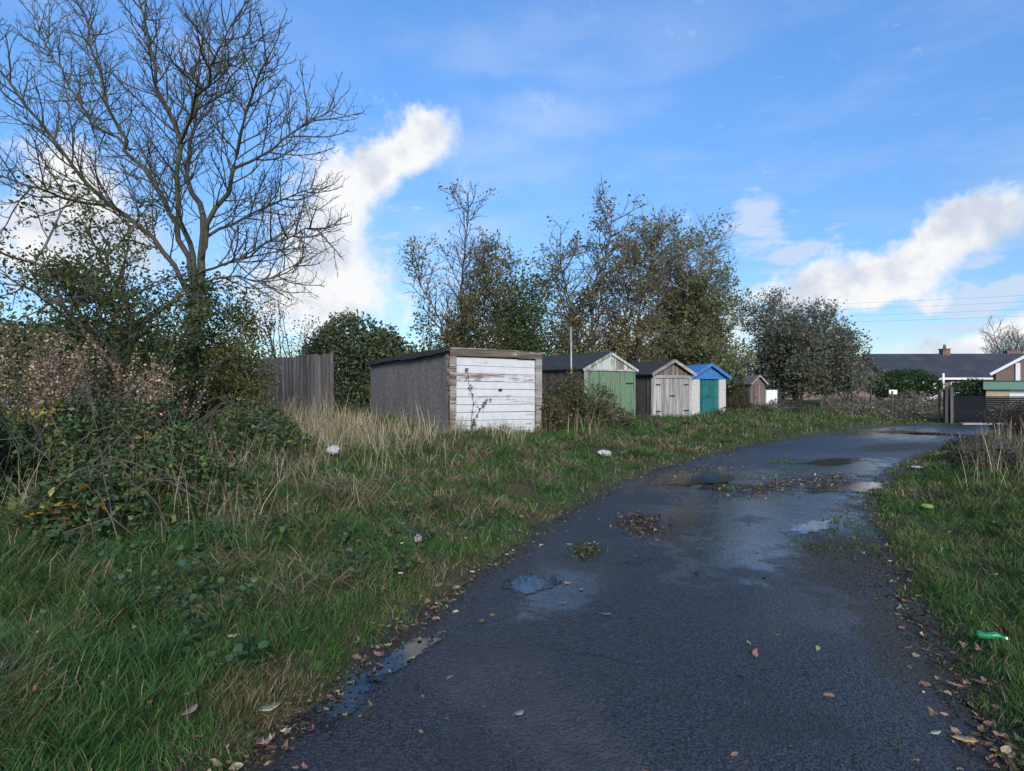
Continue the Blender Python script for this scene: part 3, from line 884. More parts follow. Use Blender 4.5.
root = thing('bungalow', 'brick bungalow with a brown tiled roof half hidden by the dark bushy tree', 'house', (bx - 9.2, D0 + 1.2, 0), R(-2))
mb = MB(); mb.box(0, 9, 0, .25, -.5, e, .5); mb.box(0, 9, dp - .25, dp, -.5, e, .5)
for x in (0, 8.75): mb.prism([(x, .255, -.5), (x, dp - .255, -.5), (x, dp - .255, e), (x, dp / 2, rg_ - .1), (x, .255, e)], (.25, 0, 0), .5)
mb.build('wall', M['brick_brown'], root)
quad_roof(root, 0, 9, 0, dp, e, rg_ - .05, .4, M['tiles_brown'])
for x0 in (1.2, 5.6): window(root, x0, x0 + 1.4, .9, 1.95, 0)

# gable-fronted house at the right edge
D1 = 46.0; gxp = (996 - CX) / F * D1
root = thing('house', 'gabled brick house with white bargeboards behind the green-edged garage', 'house', (gxp, D1, 0), R(-37))
Wg, Lg, eg, ag_ = 7.0, 6.0, 2.6, 4.9
mb = MB(); mb.prism([(0, 0, -.5), (Wg, 0, -.5), (Wg, 0, eg), (Wg / 2, 0, ag_), (0, 0, eg)], (0, Lg, 0), .5); mb.build('wall', M['brick_brown'], root)
gable_roof(root, Wg, Lg, eg + .03, ag_ + .03, .3, .25, M['tiles_dark'], .1)
mb = MB()
for s in (-1, 1): mb.bar((Wg / 2 + s * (Wg / 2 + .35), -.275, eg - .15), (Wg / 2 + s * .02, -.275, ag_ + .06), .05, .2, .5)
mb.build('bargeboard', M['white'], root)
mb = MB(); mb.box(1.15, 1.42, -.08, -.003, -.3, 3.3, .5); mb.build('downpipe', M['white'], root)
window(root, 3.0, 4.6, .9, 2.1, 0)

# green-edged flat garage
D2 = 33.0; x0 = (986 - CX) / F * D2
root = thing('garage', 'flat-roofed cream brick garage with a deep green fascia and white door beyond the gate', 'garage', (x0, D2, 0), R(-36))
mb = MB(); mb.box(0, 1.0, 0, 5, -.4, 1.38, .5); mb.box(3.5, 4.2, 0, 5, -.4, 1.38, .5); mb.box(1.005, 3.495, 4.8, 4.998, -.4, 1.38, .5)
mb.build('wall', M['brick_cream'], root)
mb = MB(); mb.box(-.12, 4.32, -.16, 5.1, 1.385, 1.83, .5); M['green_fascia'] = plain('green_fascia', (.13, .25, .19), .6, .1, 5); mb.build('fascia', M['green_fascia'], root)
mb = MB(); mb.box(-.16, 4.36, -.2, 5.14, 1.833, 1.87, .5); mb.build('roof', M['felt_grey'], root)
mb = MB()
for i in range(7): mb.box(1.01 + i * .354, 1.01 + i * .354 + .348, .08 + .01 * (i % 2), .12, -.4, 1.37, .5)
d = mb.build('door', M['white'], root)
mb = MB(); mb.tube([(2.25, .08, .5), (2.25, .03, .5)], .03); mb.build('handle', M['iron'], d)

# house whose chimney shows behind the blue garage
D3 = 62.0; x0 = (700 - CX) / F * D3
root = thing('house', 'low house whose brick chimney shows above the blue-edged garage', 'house', (x0 - 4, D3, 0), 0)
mb = MB(); mb.box(0, 7, 0, .25, -.5, 2.2, .5); mb.box(0, 7, 5.75, 6, -.5, 2.2, .5)
for x in (0, 6.75): mb.prism([(x, .255, -.5), (x, 5.745, -.5), (x, 5.745, 2.2), (x, 3, 3.2), (x, .255, 2.2)], (.25, 0, 0), .5)
mb.build('wall', M['brick_brown'], root)
rf = quad_roof(root, 0, 7, 0, 6, 2.2, 3.3, .3, M['tiles_brown'])
chimney(rf, 5.25, 2.7, 3.0, 4.3, .8)

# ------------------------------------------------------------------ gate and fence at the end of the lane
M['gate'] = plain('dark_gate', (.010, .012, .016), .9, .35, 8, 0, .1)
p0 = at(952, 425, 24.7)
root = thing('gate', 'dark slatted metal gate closing the end of the lane', 'gate', (p0[0], 24.9, 0), 0)
mb = MB()
for i in range(12): mb.box(.06, 4.9, -.012, .012, .08 + i * .085, .08 + i * .085 + .078)
mb.build('panel', M['gate'], root)
mb = MB(); mb.box(0, 5, -.03, .03, .03, .075); mb.box(0, 5, -.03, .03, 1.105, 1.15); mb.box(0, .055, -.03, .03, .08, 1.1); mb.box(4.92, 5, -.03, .03, .08, 1.1); mb.bar((.1, -.025, .1), (4.85, -.025, 1.08), .03, .05)
mb.build('frame', M['gate'], root)
mb = MB(); mb.box(4.5, 4.7, -.06, -.033, .6, .72); mb.build('latch', M['iron'], root)
for px, h_ in ((945.5, 1.42), (951, 1.5)):
    q_ = at(px, 0, 24.8)
    mb = MB(); mb.box(-.06, .06, -.06, .06, -.3, h_); mb.hexa([(-.07, -.07, h_), (.07, -.07, h_), (.07, .07, h_), (-.07, .07, h_), (-.03, -.03, h_ + .05), (.03, -.03, h_ + .05), (.03, .03, h_ + .05), (-.03, .03, h_ + .05)])
    o = mb.build('gate_post', M['boards_dark'], None); o.location = (q_[0], 24.8, 0)
    tag(o, 'dark square timber post, the left of the pair at the gate' if px < 948 else 'dark square timber post the gate hangs on, right of the pair', 'post')
mb = MB(); mb.box(0, 2.2, 0, .16, -.1, .07, .5); o = mb.build('concrete_sill', M['concrete'], None, jit=.004); o.location = (p0[0] + .3, 24.5, 0)
tag(o, 'pale concrete strip along the foot of the dark gate', 'kerb')

a, b_ = at(852, 0, 29.5)[:2], at(941, 0, 25.0)[:2]
L = float(np.hypot(*(b_ - a)))
root = thing('wire_fence', 'sagging wire fence on thin timber posts across the scrub left of the gate', 'fence', (a[0], a[1], 0), math.atan2(*(b_ - a)[::-1]))
for i, x in enumerate(np.linspace(0, L - .1, 5)):
    mb = MB(); mb.tube([(x, 0, -.3), (x + random.uniform(-.05, .05), 0, 1.25 + random.uniform(-.1, .2))], [.055, .045], 7); mb.build('post', M['boards_dark'], root)
mb = MB()
for z_ in (.35, .7, 1.05):
    pts = [(x, -.03, z_ + .03 * math.sin(x * 1.7 + z_ * 9)) for x in np.linspace(0, L, 24)]
    mb.tube(pts, .008, 4)
mb.build('wire', M['iron'], root)

q_ = at(893, 391, 27.5)
root = thing('notice_board', 'small white board on two legs in the scrub before the green hedge', 'board', (q_[0], q_[1], 0), R(6))
mb = MB(); mb.box(-.2, .2, -.015, .015, 1.2, 1.4, .75); mb.build('panel', M['white'], root)
for s in (-.14, .14):
    mb = MB(); mb.box(s - .02, s + .02, .017, .05, -.2, 1.36); mb.build('leg', M['boards_dark'], root)

# overhead wires between two poles well out of frame
for i, (ya, yb) in enumerate(((318, 306), (323, 313), (331, 322), (336, 330))):
    A_ = at(560, ya + 45, 70) if False else np.array([-6 + i * .5, 95, 13.6 - i * .75]); B_ = at(1330, yb - 30, 62)
    n = 30; pts = []
    for k in range(n + 1):
        f = k / n; pp = A_ * (1 - f) + B_ * f; pp[2] -= 1.1 * 4 * f * (1 - f); pts.append(pp)
    mb = MB(); mb.tube(pts, .009, 4); o = mb.build('overhead_wire', M['dark'], None)
    tag(o, ['thin overhead wire, topmost of four crossing the sky above the bungalow', 'second highest of four thin overhead wires above the bungalow roof',
            'third of four thin overhead wires, counted down, above the bungalow', 'lowest of four thin overhead wires above the bungalow roof'][i], 'wire', 'overhead wires')

# ------------------------------------------------------------------ trees
def rot_about(v, ax, a):
    ax = ax / (np.linalg.norm(ax) + 1e-9)
    return v * math.cos(a) + np.cross(ax, v) * math.sin(a) + ax * np.dot(ax, v) * (1 - math.cos(a))


def unit(v): return v / (np.linalg.norm(v) + 1e-9)


class Tree:
    def __init__(s, seed): s.p = []; s.r = np.random.default_rng(seed); s.anch = []

    def limb(s, ctrl, r0, r1, step=.35, wob=.03):
        """a limb through control points (smoothed)"""
        C = np.array(ctrl, float); n = len(C); out = []
        for i in range(n - 1):
            p0, p1, p2, p3 = C[max(i - 1, 0)], C[i], C[i + 1], C[min(i + 2, n - 1)]
            k = max(2, int(np.linalg.norm(p2 - p1) / step))
            for j in range(k):
                u = j / k
                out.append(.5 * ((2 * p1) + (p2 - p0) * u + (2 * p0 - 5 * p1 + 4 * p2 - p3) * u * u + (3 * p1 - p0 - 3 * p2 + p3) * u ** 3))
        out.append(C[-1]); out = np.array(out)
        out[1:] += s.r.normal(0, wob, out[1:].shape)
        s.p.append((out, np.linspace(r0, r1, len(out)), 7))
        return out

    def grow(s, p, d, L, r, lv, cfg, r_end=None):
        c = cfg[lv]; n = max(3, int(c.get('n', 5))); st = L / n
        pts = [np.array(p, float)]; d = unit(np.array(d, float))
        for i in range(n):
            d = unit(d + s.r.normal(0, c.get('wander', .12), 3) + np.array([0, 0, c.get('up', .05)]))
            pts.append(pts[-1] + d * st)
        pts = np.array(pts)
        s.p.append((pts, np.linspace(r, max(r * .35, c.get('rmin', .003)) if r_end is None else r_end, n + 1), c.get('sides', 4)))
        if c.get('leaf'):
            m = max(1, int(L * c['leaf']))
            for u in s.r.uniform(.1, 1.05, m):
                k = min(u * n, n - 1e-3); i = int(k)
                s.anch.append(pts[i] + (pts[i + 1] - pts[i]) * (k - i))
        if lv + 1 < len(cfg): s.sprout(pts, L, r, lv + 1, cfg)

    def sprout(s, pts, L, r, lv, cfg, t0=None, rend=None):
        c = cfg[lv]; seg = np.linalg.norm(np.diff(pts, axis=0), axis=1); cum = np.concatenate([[0], np.cumsum(seg)]); tot = cum[-1]
        n = max(1, int(tot / c['gap'])); az_ = s.r.uniform(0, 6.28)
        t0 = c.get('t0', .2) if t0 is None else t0
        for j in range(n):
            f = t0 + (1 - t0) * (j + s.r.uniform(.2, .8)) / n
            x = f * tot; i = min(np.searchsorted(cum, x) - 1, len(seg) - 1); i = max(i, 0)
            q_ = pts[i] + (pts[i + 1] - pts[i]) * ((x - cum[i]) / max(seg[i], 1e-6)); tg = unit(pts[i + 1] - pts[i])
            az_ += 2.4 + s.r.uniform(-.5, .5)
            side = unit(np.cross(tg, (.3, .2, .93) if abs(tg[2]) < .95 else (1, 0, 0)))
            side = rot_about(side, tg, az_)
            a = R(c.get('ang', 45) + s.r.uniform(-12, 12))
            d = unit(tg * math.cos(a) + side * math.sin(a))
            LL = c['len'] * (1 - c.get('taper', .55) * f) * s.r.uniform(.65, 1.25)
            s.grow(q_, d, LL, min(r * .6, c['r']) * s.r.uniform(.8, 1.1), lv, cfg)

    def mesh(s, name, mat, parent, sel=None):
        groups = {}
        for P, r, sd in s.p if sel is None else sel: groups.setdefault((len(P), sd), []).append((P, r))
        VV, LL, n0 = [], [], 0
        for (n, sd), lst in groups.items():
            P = np.array([a for a, _ in lst]); r = np.array([b for _, b in lst])
            T = np.gradient(P, axis=1); T /= np.linalg.norm(T, axis=2, keepdims=True) + 1e-9
            ref = np.where(np.abs(T[..., 2:3]) < .9, np.array([0, 0, 1.]), np.array([1., 0, 0]))
            A_ = np.cross(T, ref); A_ /= np.linalg.norm(A_, axis=2, keepdims=True) + 1e-9; B_ = np.cross(T, A_)
            th = np.arange(sd) * 2 * np.pi / sd
            V = P[:, :, None] + r[:, :, None, None] * (A_[:, :, None] * np.cos(th)[:, None] + B_[:, :, None] * np.sin(th)[:, None])
            I = n0 + np.arange(V.shape[0] * n * sd).reshape(-1, n, sd)
            a = I[:, :-1]; b_ = I[:, 1:]
            LL.append(np.stack([a, np.roll(a, -1, 2), np.roll(b_, -1, 2), b_], -1).reshape(-1, 4))
            VV.append(V.reshape(-1, 3)); n0 += V.shape[0] * n * sd
        V = np.concatenate(VV); Q = np.concatenate(LL)
        return fast_mesh(name, V, Q.ravel(), np.full(len(Q), 4), mat, parent)


def rand_dirs(n, rng): v = rng.normal(size=(n, 3)); return v / np.linalg.norm(v, axis=1, keepdims=True)


def leaf_quads(name, P, size, pal, wts, mat, parent, rng, aspect=.55, flat=.0, vary=.25, droop=0., tint=None, hexa=False, curl=.12):
    """many small pointed leaves at points P"""
    n = len(P); d = rand_dirs(n, rng); d[:, 2] = d[:, 2] * (1 - flat) - droop; d /= np.linalg.norm(d, axis=1, keepdims=True)
    u = rand_dirs(n, rng); u[:, 2] += flat * 2; s_ = np.cross(d, u); s_ /= np.linalg.norm(s_, axis=1, keepdims=True) + 1e-9
    nrm = np.cross(s_, d)
    L = (size * rng.uniform(.45, 1.6, n))[:, None]; W = L * aspect * .5
    V = np.stack([P, P + d * L * .45 + s_ * W + nrm * L * .08, P + d * L, P + d * L * .45 - s_ * W + nrm * L * .08], 1)
    pal = np.array(pal); k = rng.choice(len(pal), n, p=np.array(wts) / sum(wts))
    c = pal[k] * rng.uniform(1 - vary, 1 + vary, (n, 1))
    if tint is not None: c = c * tint[:, None]
    if hexa:
        cu = (L * rng.normal(0, curl, (n, 1))); W = W * rng.uniform(.7, 1.3, (n, 1))
        V = np.stack([P + nrm * cu, P + d * L * .2 + s_ * W * .7, P + d * L * .52 + s_ * W + nrm * cu * .3, P + d * L * .8 + s_ * W * .6, P + d * L + nrm * cu * 1.4,
                      P + d * L * .78 - s_ * W * .65, P + d * L * .48 - s_ * W * 1.05 + nrm * cu * .5, P + d * L * .2 - s_ * W * .65, P + d * L * .5 - nrm * L * .04], 1)
        I = np.arange(n)[:, None] * 9; tri = np.concatenate([I + [8, a, (a + 1) % 8] for a in range(8)], 1)
        return fast_mesh(name, V.reshape(-1, 3), tri.ravel(), np.full(n * 8, 3), mat, parent, np.repeat(c, 9, 0), smooth=False)
    I = np.arange(n * 4).reshape(n, 4)
    return fast_mesh(name, V.reshape(-1, 3), I.ravel(), np.full(n, 4), mat, parent, np.repeat(c, 4, 0), smooth=False)


def local(P, root): return np.asarray(P) - np.array(root.location)


GREEN = [(.052, .088, .030), (.075, .112, .036), (.038, .066, .026), (.11, .12, .04)]
OLIVE = [(.075, .085, .032), (.11, .105, .04), (.055, .068, .028), (.14, .10, .04), (.16, .085, .035)]
GREY_G = [(.050, .062, .042), (.034, .046, .032), (.075, .08, .05), (.10, .075, .045)]
BROWN = [(.30, .21, .13), (.38, .28, .18), (.2, .14, .09), (.44, .35, .24)]
YELLOW = [(.16, .15, .035), (.11, .12, .03), (.22, .18, .04), (.06, .085, .025)]

# ---- the big bare tree on the left
DT = 12.0
def tp(px, py, dy=0.):
    q_ = at(px, py, DT + dy); return q_
zb = gz(*at(188, 0, DT)[:2])
T = Tree(21)
base = at(188, 0, DT); base[2] = zb - .15
root = thing('bare_tree', 'tall leafless tree with fanning upswept limbs and fine twigs', 'tree', (base[0], base[1], zb))
o0 = np.array([base[0], base[1], 0])
trunk = T.limb([base, tp(190, 372), tp(196, 320), tp(201, 258), tp(203, 215)], .145, .06, .3, .02)
limbs = [
    ([tp(200, 275), tp(209, 225, -.2), tp(232, 169, -.5), tp(252, 96, -.9), tp(268, 55, -1.2)], .10, .02),
    ([tp(203, 215), tp(185, 169, .5), tp(196, 126, .8), tp(198, 83, 1.2), tp(205, 20, 1.4)], .095, .02),
    ([tp(198, 292), tp(187, 238, -.2), tp(180, 195, -.4), tp(179, 146, -.6), tp(160, 86, -.9), tp(140, 10, -1.1), tp(130, -40, -1.2)], .095, .02),
    ([tp(197, 300), tp(182, 240, .2), tp(156, 186, .5), tp(130, 150, .9), tp(113, 110, 1.2), tp(96, 53, 1.6), tp(78, -5, 1.8), tp(70, -50, 1.9)], .10, .02),
    ([tp(195, 310), tp(165, 252, -.3), tp(113, 206, -.8), tp(83, 179, -1.2), tp(50, 130, -1.5), tp(13, 86, -1.9), tp(-20, 40, -2.2)], .095, .018),
    ([tp(232, 169, -.5), tp(268, 150, -.4), tp(300, 126, -.2), tp(322, 116, -.1)], .05, .012),
    ([tp(202, 240), tp(235, 222, .6), tp(270, 205, 1.1), tp(312, 190, 1.5)], .055, .012),
    ([tp(179, 146, -.6), tp(196, 100, -1.3), tp(220, 50, -1.9), tp(232, 10, -2.1)], .055, .014),
    ([tp(130, 150, .9), tp(90, 120, 1.6), tp(60, 70, 2.2), tp(35, 20, 2.6)], .055, .013),
    ([tp(113, 206, -.8), tp(60, 200, -1.4), tp(15, 185, -2.0), tp(-25, 160, -2.3)], .05, .012),
    ([tp(201, 270), tp(240, 258, -.7), tp(280, 238, -1.3), tp(318, 230, -1.8)], .045, .011),
    ([tp(196, 126, .8), tp(224, 90, 1.5), tp(236, 50, 2.), tp(262, 100 - 60, 2.3)], .05, .012),
    ([tp(200, 285), tp(235, 275, .5), tp(270, 278, .9), tp(305, 262, 1.2)], .04, .010),
]
cfgA = [dict(), dict(gap=.17, len=1.5, r=.017, n=7, ang=46, up=.07, wander=.10, taper=.5, t0=.18, sides=5, rmin=.006),
        dict(gap=.155, len=.66, r=.0085, n=5, ang=46, up=.12, wander=.14, t0=.12, sides=4, rmin=.004),
        dict(gap=.12, len=.24, r=.0058, n=3, ang=48, up=.22, wander=.2, t0=.15, sides=3, rmin=.0042)]
main_n = 1
for ctrl, r0, r1 in limbs:
    pts = T.limb(ctrl, r0 * .62, r1 * .7, .3, .045); main_n += 1
for P, r, sd in list(T.p[1:main_n]):
    T.sprout(P, 0, .05, 1, cfgA)
    T.grow(P[-1], P[-1] - P[-2], .9, .014, 2, cfgA)
def relpaths(lst, root):
    k = np.array(root.location); return [(P - k, r, s_) for P, r, s_ in lst]
T.mesh('trunk', M['bark_ash'], root, relpaths(T.p[:1], root))
T.mesh('limbs', M['bark_ash'], root, relpaths(T.p[1:main_n], root))
T.mesh('twigs', M['bark_ash'], root, relpaths(T.p[main_n:], root))
# ivy up the foot of the trunk
P = trunk[RNG.integers(0, len(trunk) * 3 // 4, 3600)] + rand_dirs(3600, RNG) * RNG.uniform(.1, .32, (3600, 1)) * np.array([1, 1, .8])
leaf_quads('ivy', local(P, root), .075, GREEN, [3, 2, 3, 1], M['leafglossy'], root, RNG)


def simple_tree(name, label, px, D, top, width, seed, cfg, leafs, pal, wts, bark, lean=0., stems=1, spread=.25, aspect=.55, group=None,
                ls=.09, scat=.12, r0=.11, base_up=.0, extra=None, flat=.1, thin=1.0):
    x, y = (px - CX) / F * D, D
    zb_ = gz(x, y); H = EYE + (CY - top) / F * D - zb_
    root = thing(name, label, 'tree', (x, y, zb_), 0, group)
    T = Tree(seed); nst = 0
    for k in range(stems):
        a = T.r.uniform(0, 6.28) if stems > 1 else 0; sp_ = spread * (stems > 1)
        if stems == 2: a = k * 3.14 + .2
        h = H * (1 if k == 0 else T.r.uniform(.72, .95))
        dx, dy = math.cos(a) * sp_ * h + lean * h, math.sin(a) * sp_ * h
        ctrl = [(dx * .03, dy * .03, -.2), (dx * .2, dy * .2, h * .28), (dx * .55 + T.r.normal(0, .1), dy * .55, h * .6), (dx * .9 + T.r.normal(0, .1), dy * .9, h * .85), (dx, dy, h)]
        T.limb(ctrl, r0 * (1 if k == 0 else .75), .012, .5, .03); nst += 1
    for P, r, sd in list(T.p): T.sprout(P, 0, r0 * .6, 1, cfg)
    if T.anch:
        P = np.array(T.anch)
        P = np.repeat(P, leafs, 0) + T.r.normal(0, scat, (len(P) * leafs, 3))
        # gaps in the crown: leaf out only where a slow noise allows it
        k = vnoise(P[:, 0] + seed + P[:, 1] * .6, P[:, 2] + P[:, 1] * .7, 1.25 if H > 5.5 else .7, seed % 7); P = P[k + T.r.uniform(-.1, .1, len(P)) > (1 - thin)]
    T.mesh('trunk', M[bark], root, T.p[:nst]); T.mesh('branches', M[bark], root, T.p[nst:])
    if T.anch: leaf_quads('crown', P, ls, pal, wts, M['leaf'], root, T.r, aspect, flat)
    print(label[:30], 'paths', len(T.p), 'leaves', len(P) if T.anch else 0)
    return root


def cfg_(w_, gap, l2=.9, l3=.4, leaf=6, up=.12, ang=42, gap2=.32, gap3=.2, t0=.22, rm=.008, r1=.045):
    return [dict(), dict(gap=gap, len=w_, r=r1, n=6, ang=ang, up=up, wander=.1, taper=.55, t0=t0, sides=5, rmin=rm * 1.4),
            dict(gap=gap2, len=l2, r=.018, n=5, ang=46, up=up, wander=.14, t0=.15, sides=4, rmin=rm),
            dict(gap=gap3, len=l3, r=.009, n=3, ang=46, up=up, wander=.18, t0=.15, sides=3, rmin=rm * .7, leaf=leaf)]


BK = 'trees behind the garage row'
OLV = [(.19, .19, .075), (.24, .215, .085), (.145, .16, .065), (.28, .20, .09), (.31, .18, .085)]
GRN = [(.075, .125, .045), (.11, .15, .052), (.06, .10, .04), (.16, .16, .06)]
GRY = [(.165, .19, .135), (.125, .15, .105), (.205, .21, .15), (.23, .185, .125)]
simple_tree('thin_tree', 'thin sparse many-stemmed tree above the roof of the white-doored garage', 460, 25.5, 218, 4.2, 5, cfg_(2.2, .30, 1.0, .5, 7, .07, 50, gap2=.24, t0=.14, r1=.026), 5, OLV, [3, 2, 3, 1.4, .6], 'bark', -.02, 6, .24, group=BK, ls=.105, scat=.10, r0=.075, thin=.56)
simple_tree('leafy_tree', 'small dense green tree between the thin sparse tree and the brown-leaved one', 523, 26.5, 272, 3, 8, cfg_(1.7, .24, .9, .45, 10, .08, 52, gap2=.24, t0=.06, r1=.03), 8, GRN, [3, 2, 3, .6], 'bark', 0, 4, .16, group=BK, ls=.12, scat=.22, r0=.10, thin=.9)
simple_tree('leafy_tree', 'tall open tree with brown and olive leaves directly above the green garage', 588, 28, 216, 5, 13, cfg_(2.6, .26, 1.2, .55, 9, .04, 56, t0=.1, r1=.032), 4, OLV, [3, 2.4, 2.4, 1.6, 1.0], 'bark', -.02, 4, .17, group=BK, ls=.135, scat=.12, r0=.11, thin=.48)
simple_tree('leafy_tree', 'broad tall tree with pale leaning trunks and green leaves above the grey timber garage', 692, 30.5, 214, 7, 35, cfg_(3.0, .27, 1.4, .6, 9, .03, 60, t0=.12, r1=.034), 4, [(.17, .20, .085), (.22, .22, .095), (.135, .165, .075), (.25, .20, .085)], [3, 2, 3, 1], 'bark_pale', .0, 6, .24, group=BK, ls=.14, scat=.13, r0=.12, thin=.50)
simple_tree('leafy_tree', 'yellowing low tree filling the gap between the brown-leaved and the broad tall tree', 632, 29, 240, 4, 55, cfg_(2.5, .24, 1.1, .5, 9, .05, 54, t0=.08, r1=.03), 3, OLV, [3, 3, 2, 1.6, .5], 'bark', 0, 3, .2, group=BK, ls=.13, scat=.13, r0=.09, thin=.5)
simple_tree('bushy_tree', 'wide dark grey-green bushy tree standing between the small shed and the bungalow', 798, 40, 303, 9, 61, cfg_(3.3, .24, 1.5, .6, 9, .05, 60, gap2=.32, t0=.08, r1=.035), 3, GRY, [3, 3, 1.6, 1], 'bark', .0, 5, .36, group=None, ls=.16, scat=.17, r0=.13, thin=.72)
simple_tree('bushy_tree', 'smaller grey-green tree at the bungalow end of the wide bushy one', 848, 39, 326, 5, 67, cfg_(2.5, .26, 1.2, .5, 9, .04, 62, gap2=.32, t0=.06, r1=.03), 3, GRY, [3, 3, 1.6, 1.4], 'bark', .02, 4, .3, group=None, ls=.16, scat=.17, r0=.1, thin=.72)
simple_tree('bare_tree', 'leafless rounded tree far off behind the bungalow roof at the right', 1008, 75, 328, 5, 71, cfg_(3.4, .4, 1.6, .8, 0, .10, 50, gap2=.4, gap3=.25, rm=.02), 1, OLIVE, [1, 1, 1, 1, 1], 'bark_pale', 0, 5, .25, r0=.2)
simple_tree('green_tree', 'low green tree with twisted side limbs spreading in front of the bare tree', 150, 10.2, 228, 4, 91, cfg_(2.1, .24, .9, .4, 14, .02, 64, gap2=.24, gap3=.16, t0=.16, rm=.004, r1=.026), 8, [(.075, .115, .042), (.10, .14, .05), (.055, .088, .034), (.13, .14, .05), (.16, .135, .05)], [3, 3, 3, 1.4, .8], 'bark', -.32, 3, .30, group=None, ls=.062, scat=.11, r0=.085, thin=.74)
HB = 'bushes filling the gaps behind the garage row'


# ---- bushes and hedges: leaf clumps through a rounded volume, on stems
def bush(name, label, cat, centres, n, ls, pal, wts, seed, group=None, mat='leaf', shell=.5, stems=14, twig=True, thin=.8, flat=.2):
    rng = np.random.default_rng(seed)
    c0 = np.array(centres[0][:3]); zb_ = gz(c0[0], c0[1])
    root = thing(name, label, cat, (c0[0], c0[1], zb_), 0, group)
    P = []; tot = sum(a[3] * a[4] * a[5] for a in centres)
    for (x, y, z, rx_, ry_, rz_) in centres:
        k = int(n * rx_ * ry_ * rz_ / tot); d = rand_dirs(k, rng); rr = rng.uniform(shell, 1, (k, 1)) ** .6
        lump = .72 + .55 * fbm(d[:, 0] * 2 + seed, d[:, 2] * 2 + d[:, 1], .8, seed % 9)
        q_ = d * rr * lump[:, None] * np.array([rx_, ry_, rz_]) + np.array([x, y, z]); P.append(q_)
    P = np.concatenate(P)
    cl = vnoise(P[:, 0] * 1.0 + P[:, 1] * .6, P[:, 2] + P[:, 1] * .4, .45, seed % 5)
    P = P[(cl + rng.uniform(-.25, .25, len(P))) > (1 - thin) * .9]
    P = P[P[:, 2] > ground_z(P[:, 0], P[:, 1])]
    T = Tree(seed)
    for k in range(stems):
        tgt = P[rng.integers(len(P))]; b0 = np.array([c0[0], c0[1], zb_ - .1]) + np.array([rng.normal(0, .25 * centres[0][3]), rng.normal(0, .25 * centres[0][4]), 0])
        b0[2] = gz(b0[0], b0[1]) - .1
        mid = (b0 + tgt) / 2 + np.array([0, 0, .15]); T.limb([b0, mid, tgt], .03 if stems < 30 else .012, .006, .3, .03)
    if twig:
        for Q, r, sd in list(T.p): T.sprout(Q, 0, .012, 1, [dict(), dict(gap=.3, len=.5, r=.008, n=3, ang=45, up=.1, sides=3, rmin=.004)])
    T.mesh('stems', M['bark'], root, relpaths(T.p, root))
    leaf_quads('foliage', local(P, root), ls, pal, wts, M[mat], root, rng, .6, flat)
    return root


def bc(px, py, D, rx_, ry_, rz_):
    q_ = at(px, py, D); return (q_[0], q_[1], q_[2], rx_, ry_, rz_)


bush('ivy_bush', 'dark rounded ivy-clad bush behind the board fence and the pebbledash garage', 'bush',
     [bc(352, 368, 22.5, 1.9, 1.6, 2.1), bc(330, 372, 22, 1.2, 1.3, 1.7), bc(385, 372, 23.5, 1.4, 1.4, 1.6), bc(352, 408, 21, 1.5, 1.2, .9)], 30000, .125, [(.062, .085, .042), (.085, .112, .052), (.13, .14, .075), (.045, .062, .032)], [3, 3, 1.8, 1.4], 101, mat='leafglossy', thin=.92)
bush('hedge', 'tall dark flat-topped hedge at the far left behind the dead weed stalks', 'hedge',
     [(x, 13.9 + .08 * abs(x + 8), 1.75, 1.0, .8, 1.3 + .05 * math.sin(x * 3)) for x in (-9.6, -13.2, -12.3, -11.4, -10.5, -8.8, -14.1)], 52000, .10, [(.05, .068, .034), (.072, .094, .044), (.11, .115, .055)], [3, 3, 1], 103, thin=1.0)
bush('bush', 'low tangled bush behind the foot of the bare tree, beside the dark hedge', 'bush',
     [bc(170, 385, 16.5, 1.1, .8, 1.2), bc(205, 385, 17, 1.1, .8, 1.2), bc(232, 388, 19.8, 1.0, .6, 1.3), bc(140, 385, 16.5, .8, .7, 1.1)], 18000, .09, OLIVE + [(.05, .075, .03)], [2, 1, 3, .6, .3, 3], 126, thin=.85)
bush('yellowing_shrub', 'yellow-green autumn shrub at the foot of the bare tree', 'shrub',
     [bc(240, 372, 12.4, .85, .7, .85), bc(215, 365, 12.8, .7, .6, .8), bc(250, 350, 13.2, .6, .6, .75), bc(222, 398, 12.0, .9, .6, .55), bc(246, 400, 12.4, .5, .5, .45), bc(236, 335, 13, .7, .5, .7), bc(205, 318, 12.8, .5, .5, .5), bc(252, 312, 13.4, .6, .5, .6), bc(228, 300, 13, .6, .5, .6)], 13000, .062, [(.17, .165, .05), (.13, .14, .045), (.24, .2, .06), (.085, .105, .036)], [2, 3, 1, 3], 107, thin=.76, shell=.3, stems=26)
bush('shrub', 'olive twiggy shrub filling the corner between bare tree and garage fence', 'shrub',
     [bc(292, 335, 20.5, 1.2, .9, 1.2), bc(270, 310, 20.5, 1.0, .8, .9)], 2600, .06, OLIVE, [3, 3, 2, 1, .2], 108, thin=.6, shell=.2, stems=26)
bush('bramble_bush', 'brown and green bramble thicket in front of the green garage', 'bush',
     [bc(566, 408, 17.0, .85, .7, .95), bc(590, 418, 17.2, .75, .6, .7), bc(550, 420, 16.2, .5, .5, .8), bc(612, 424, 18.0, .85, .6, .6), bc(575, 385, 17.6, .35, .35, .55), bc(600, 400, 17.8, .5, .45, .5)], 15000, .065, [(.10, .115, .05), (.07, .09, .042), (.19, .14, .085), (.30, .155, .095), (.14, .13, .065)], [3, 3, 1.8, .7, 2], 109, thin=.8, stems=40, shell=.3)
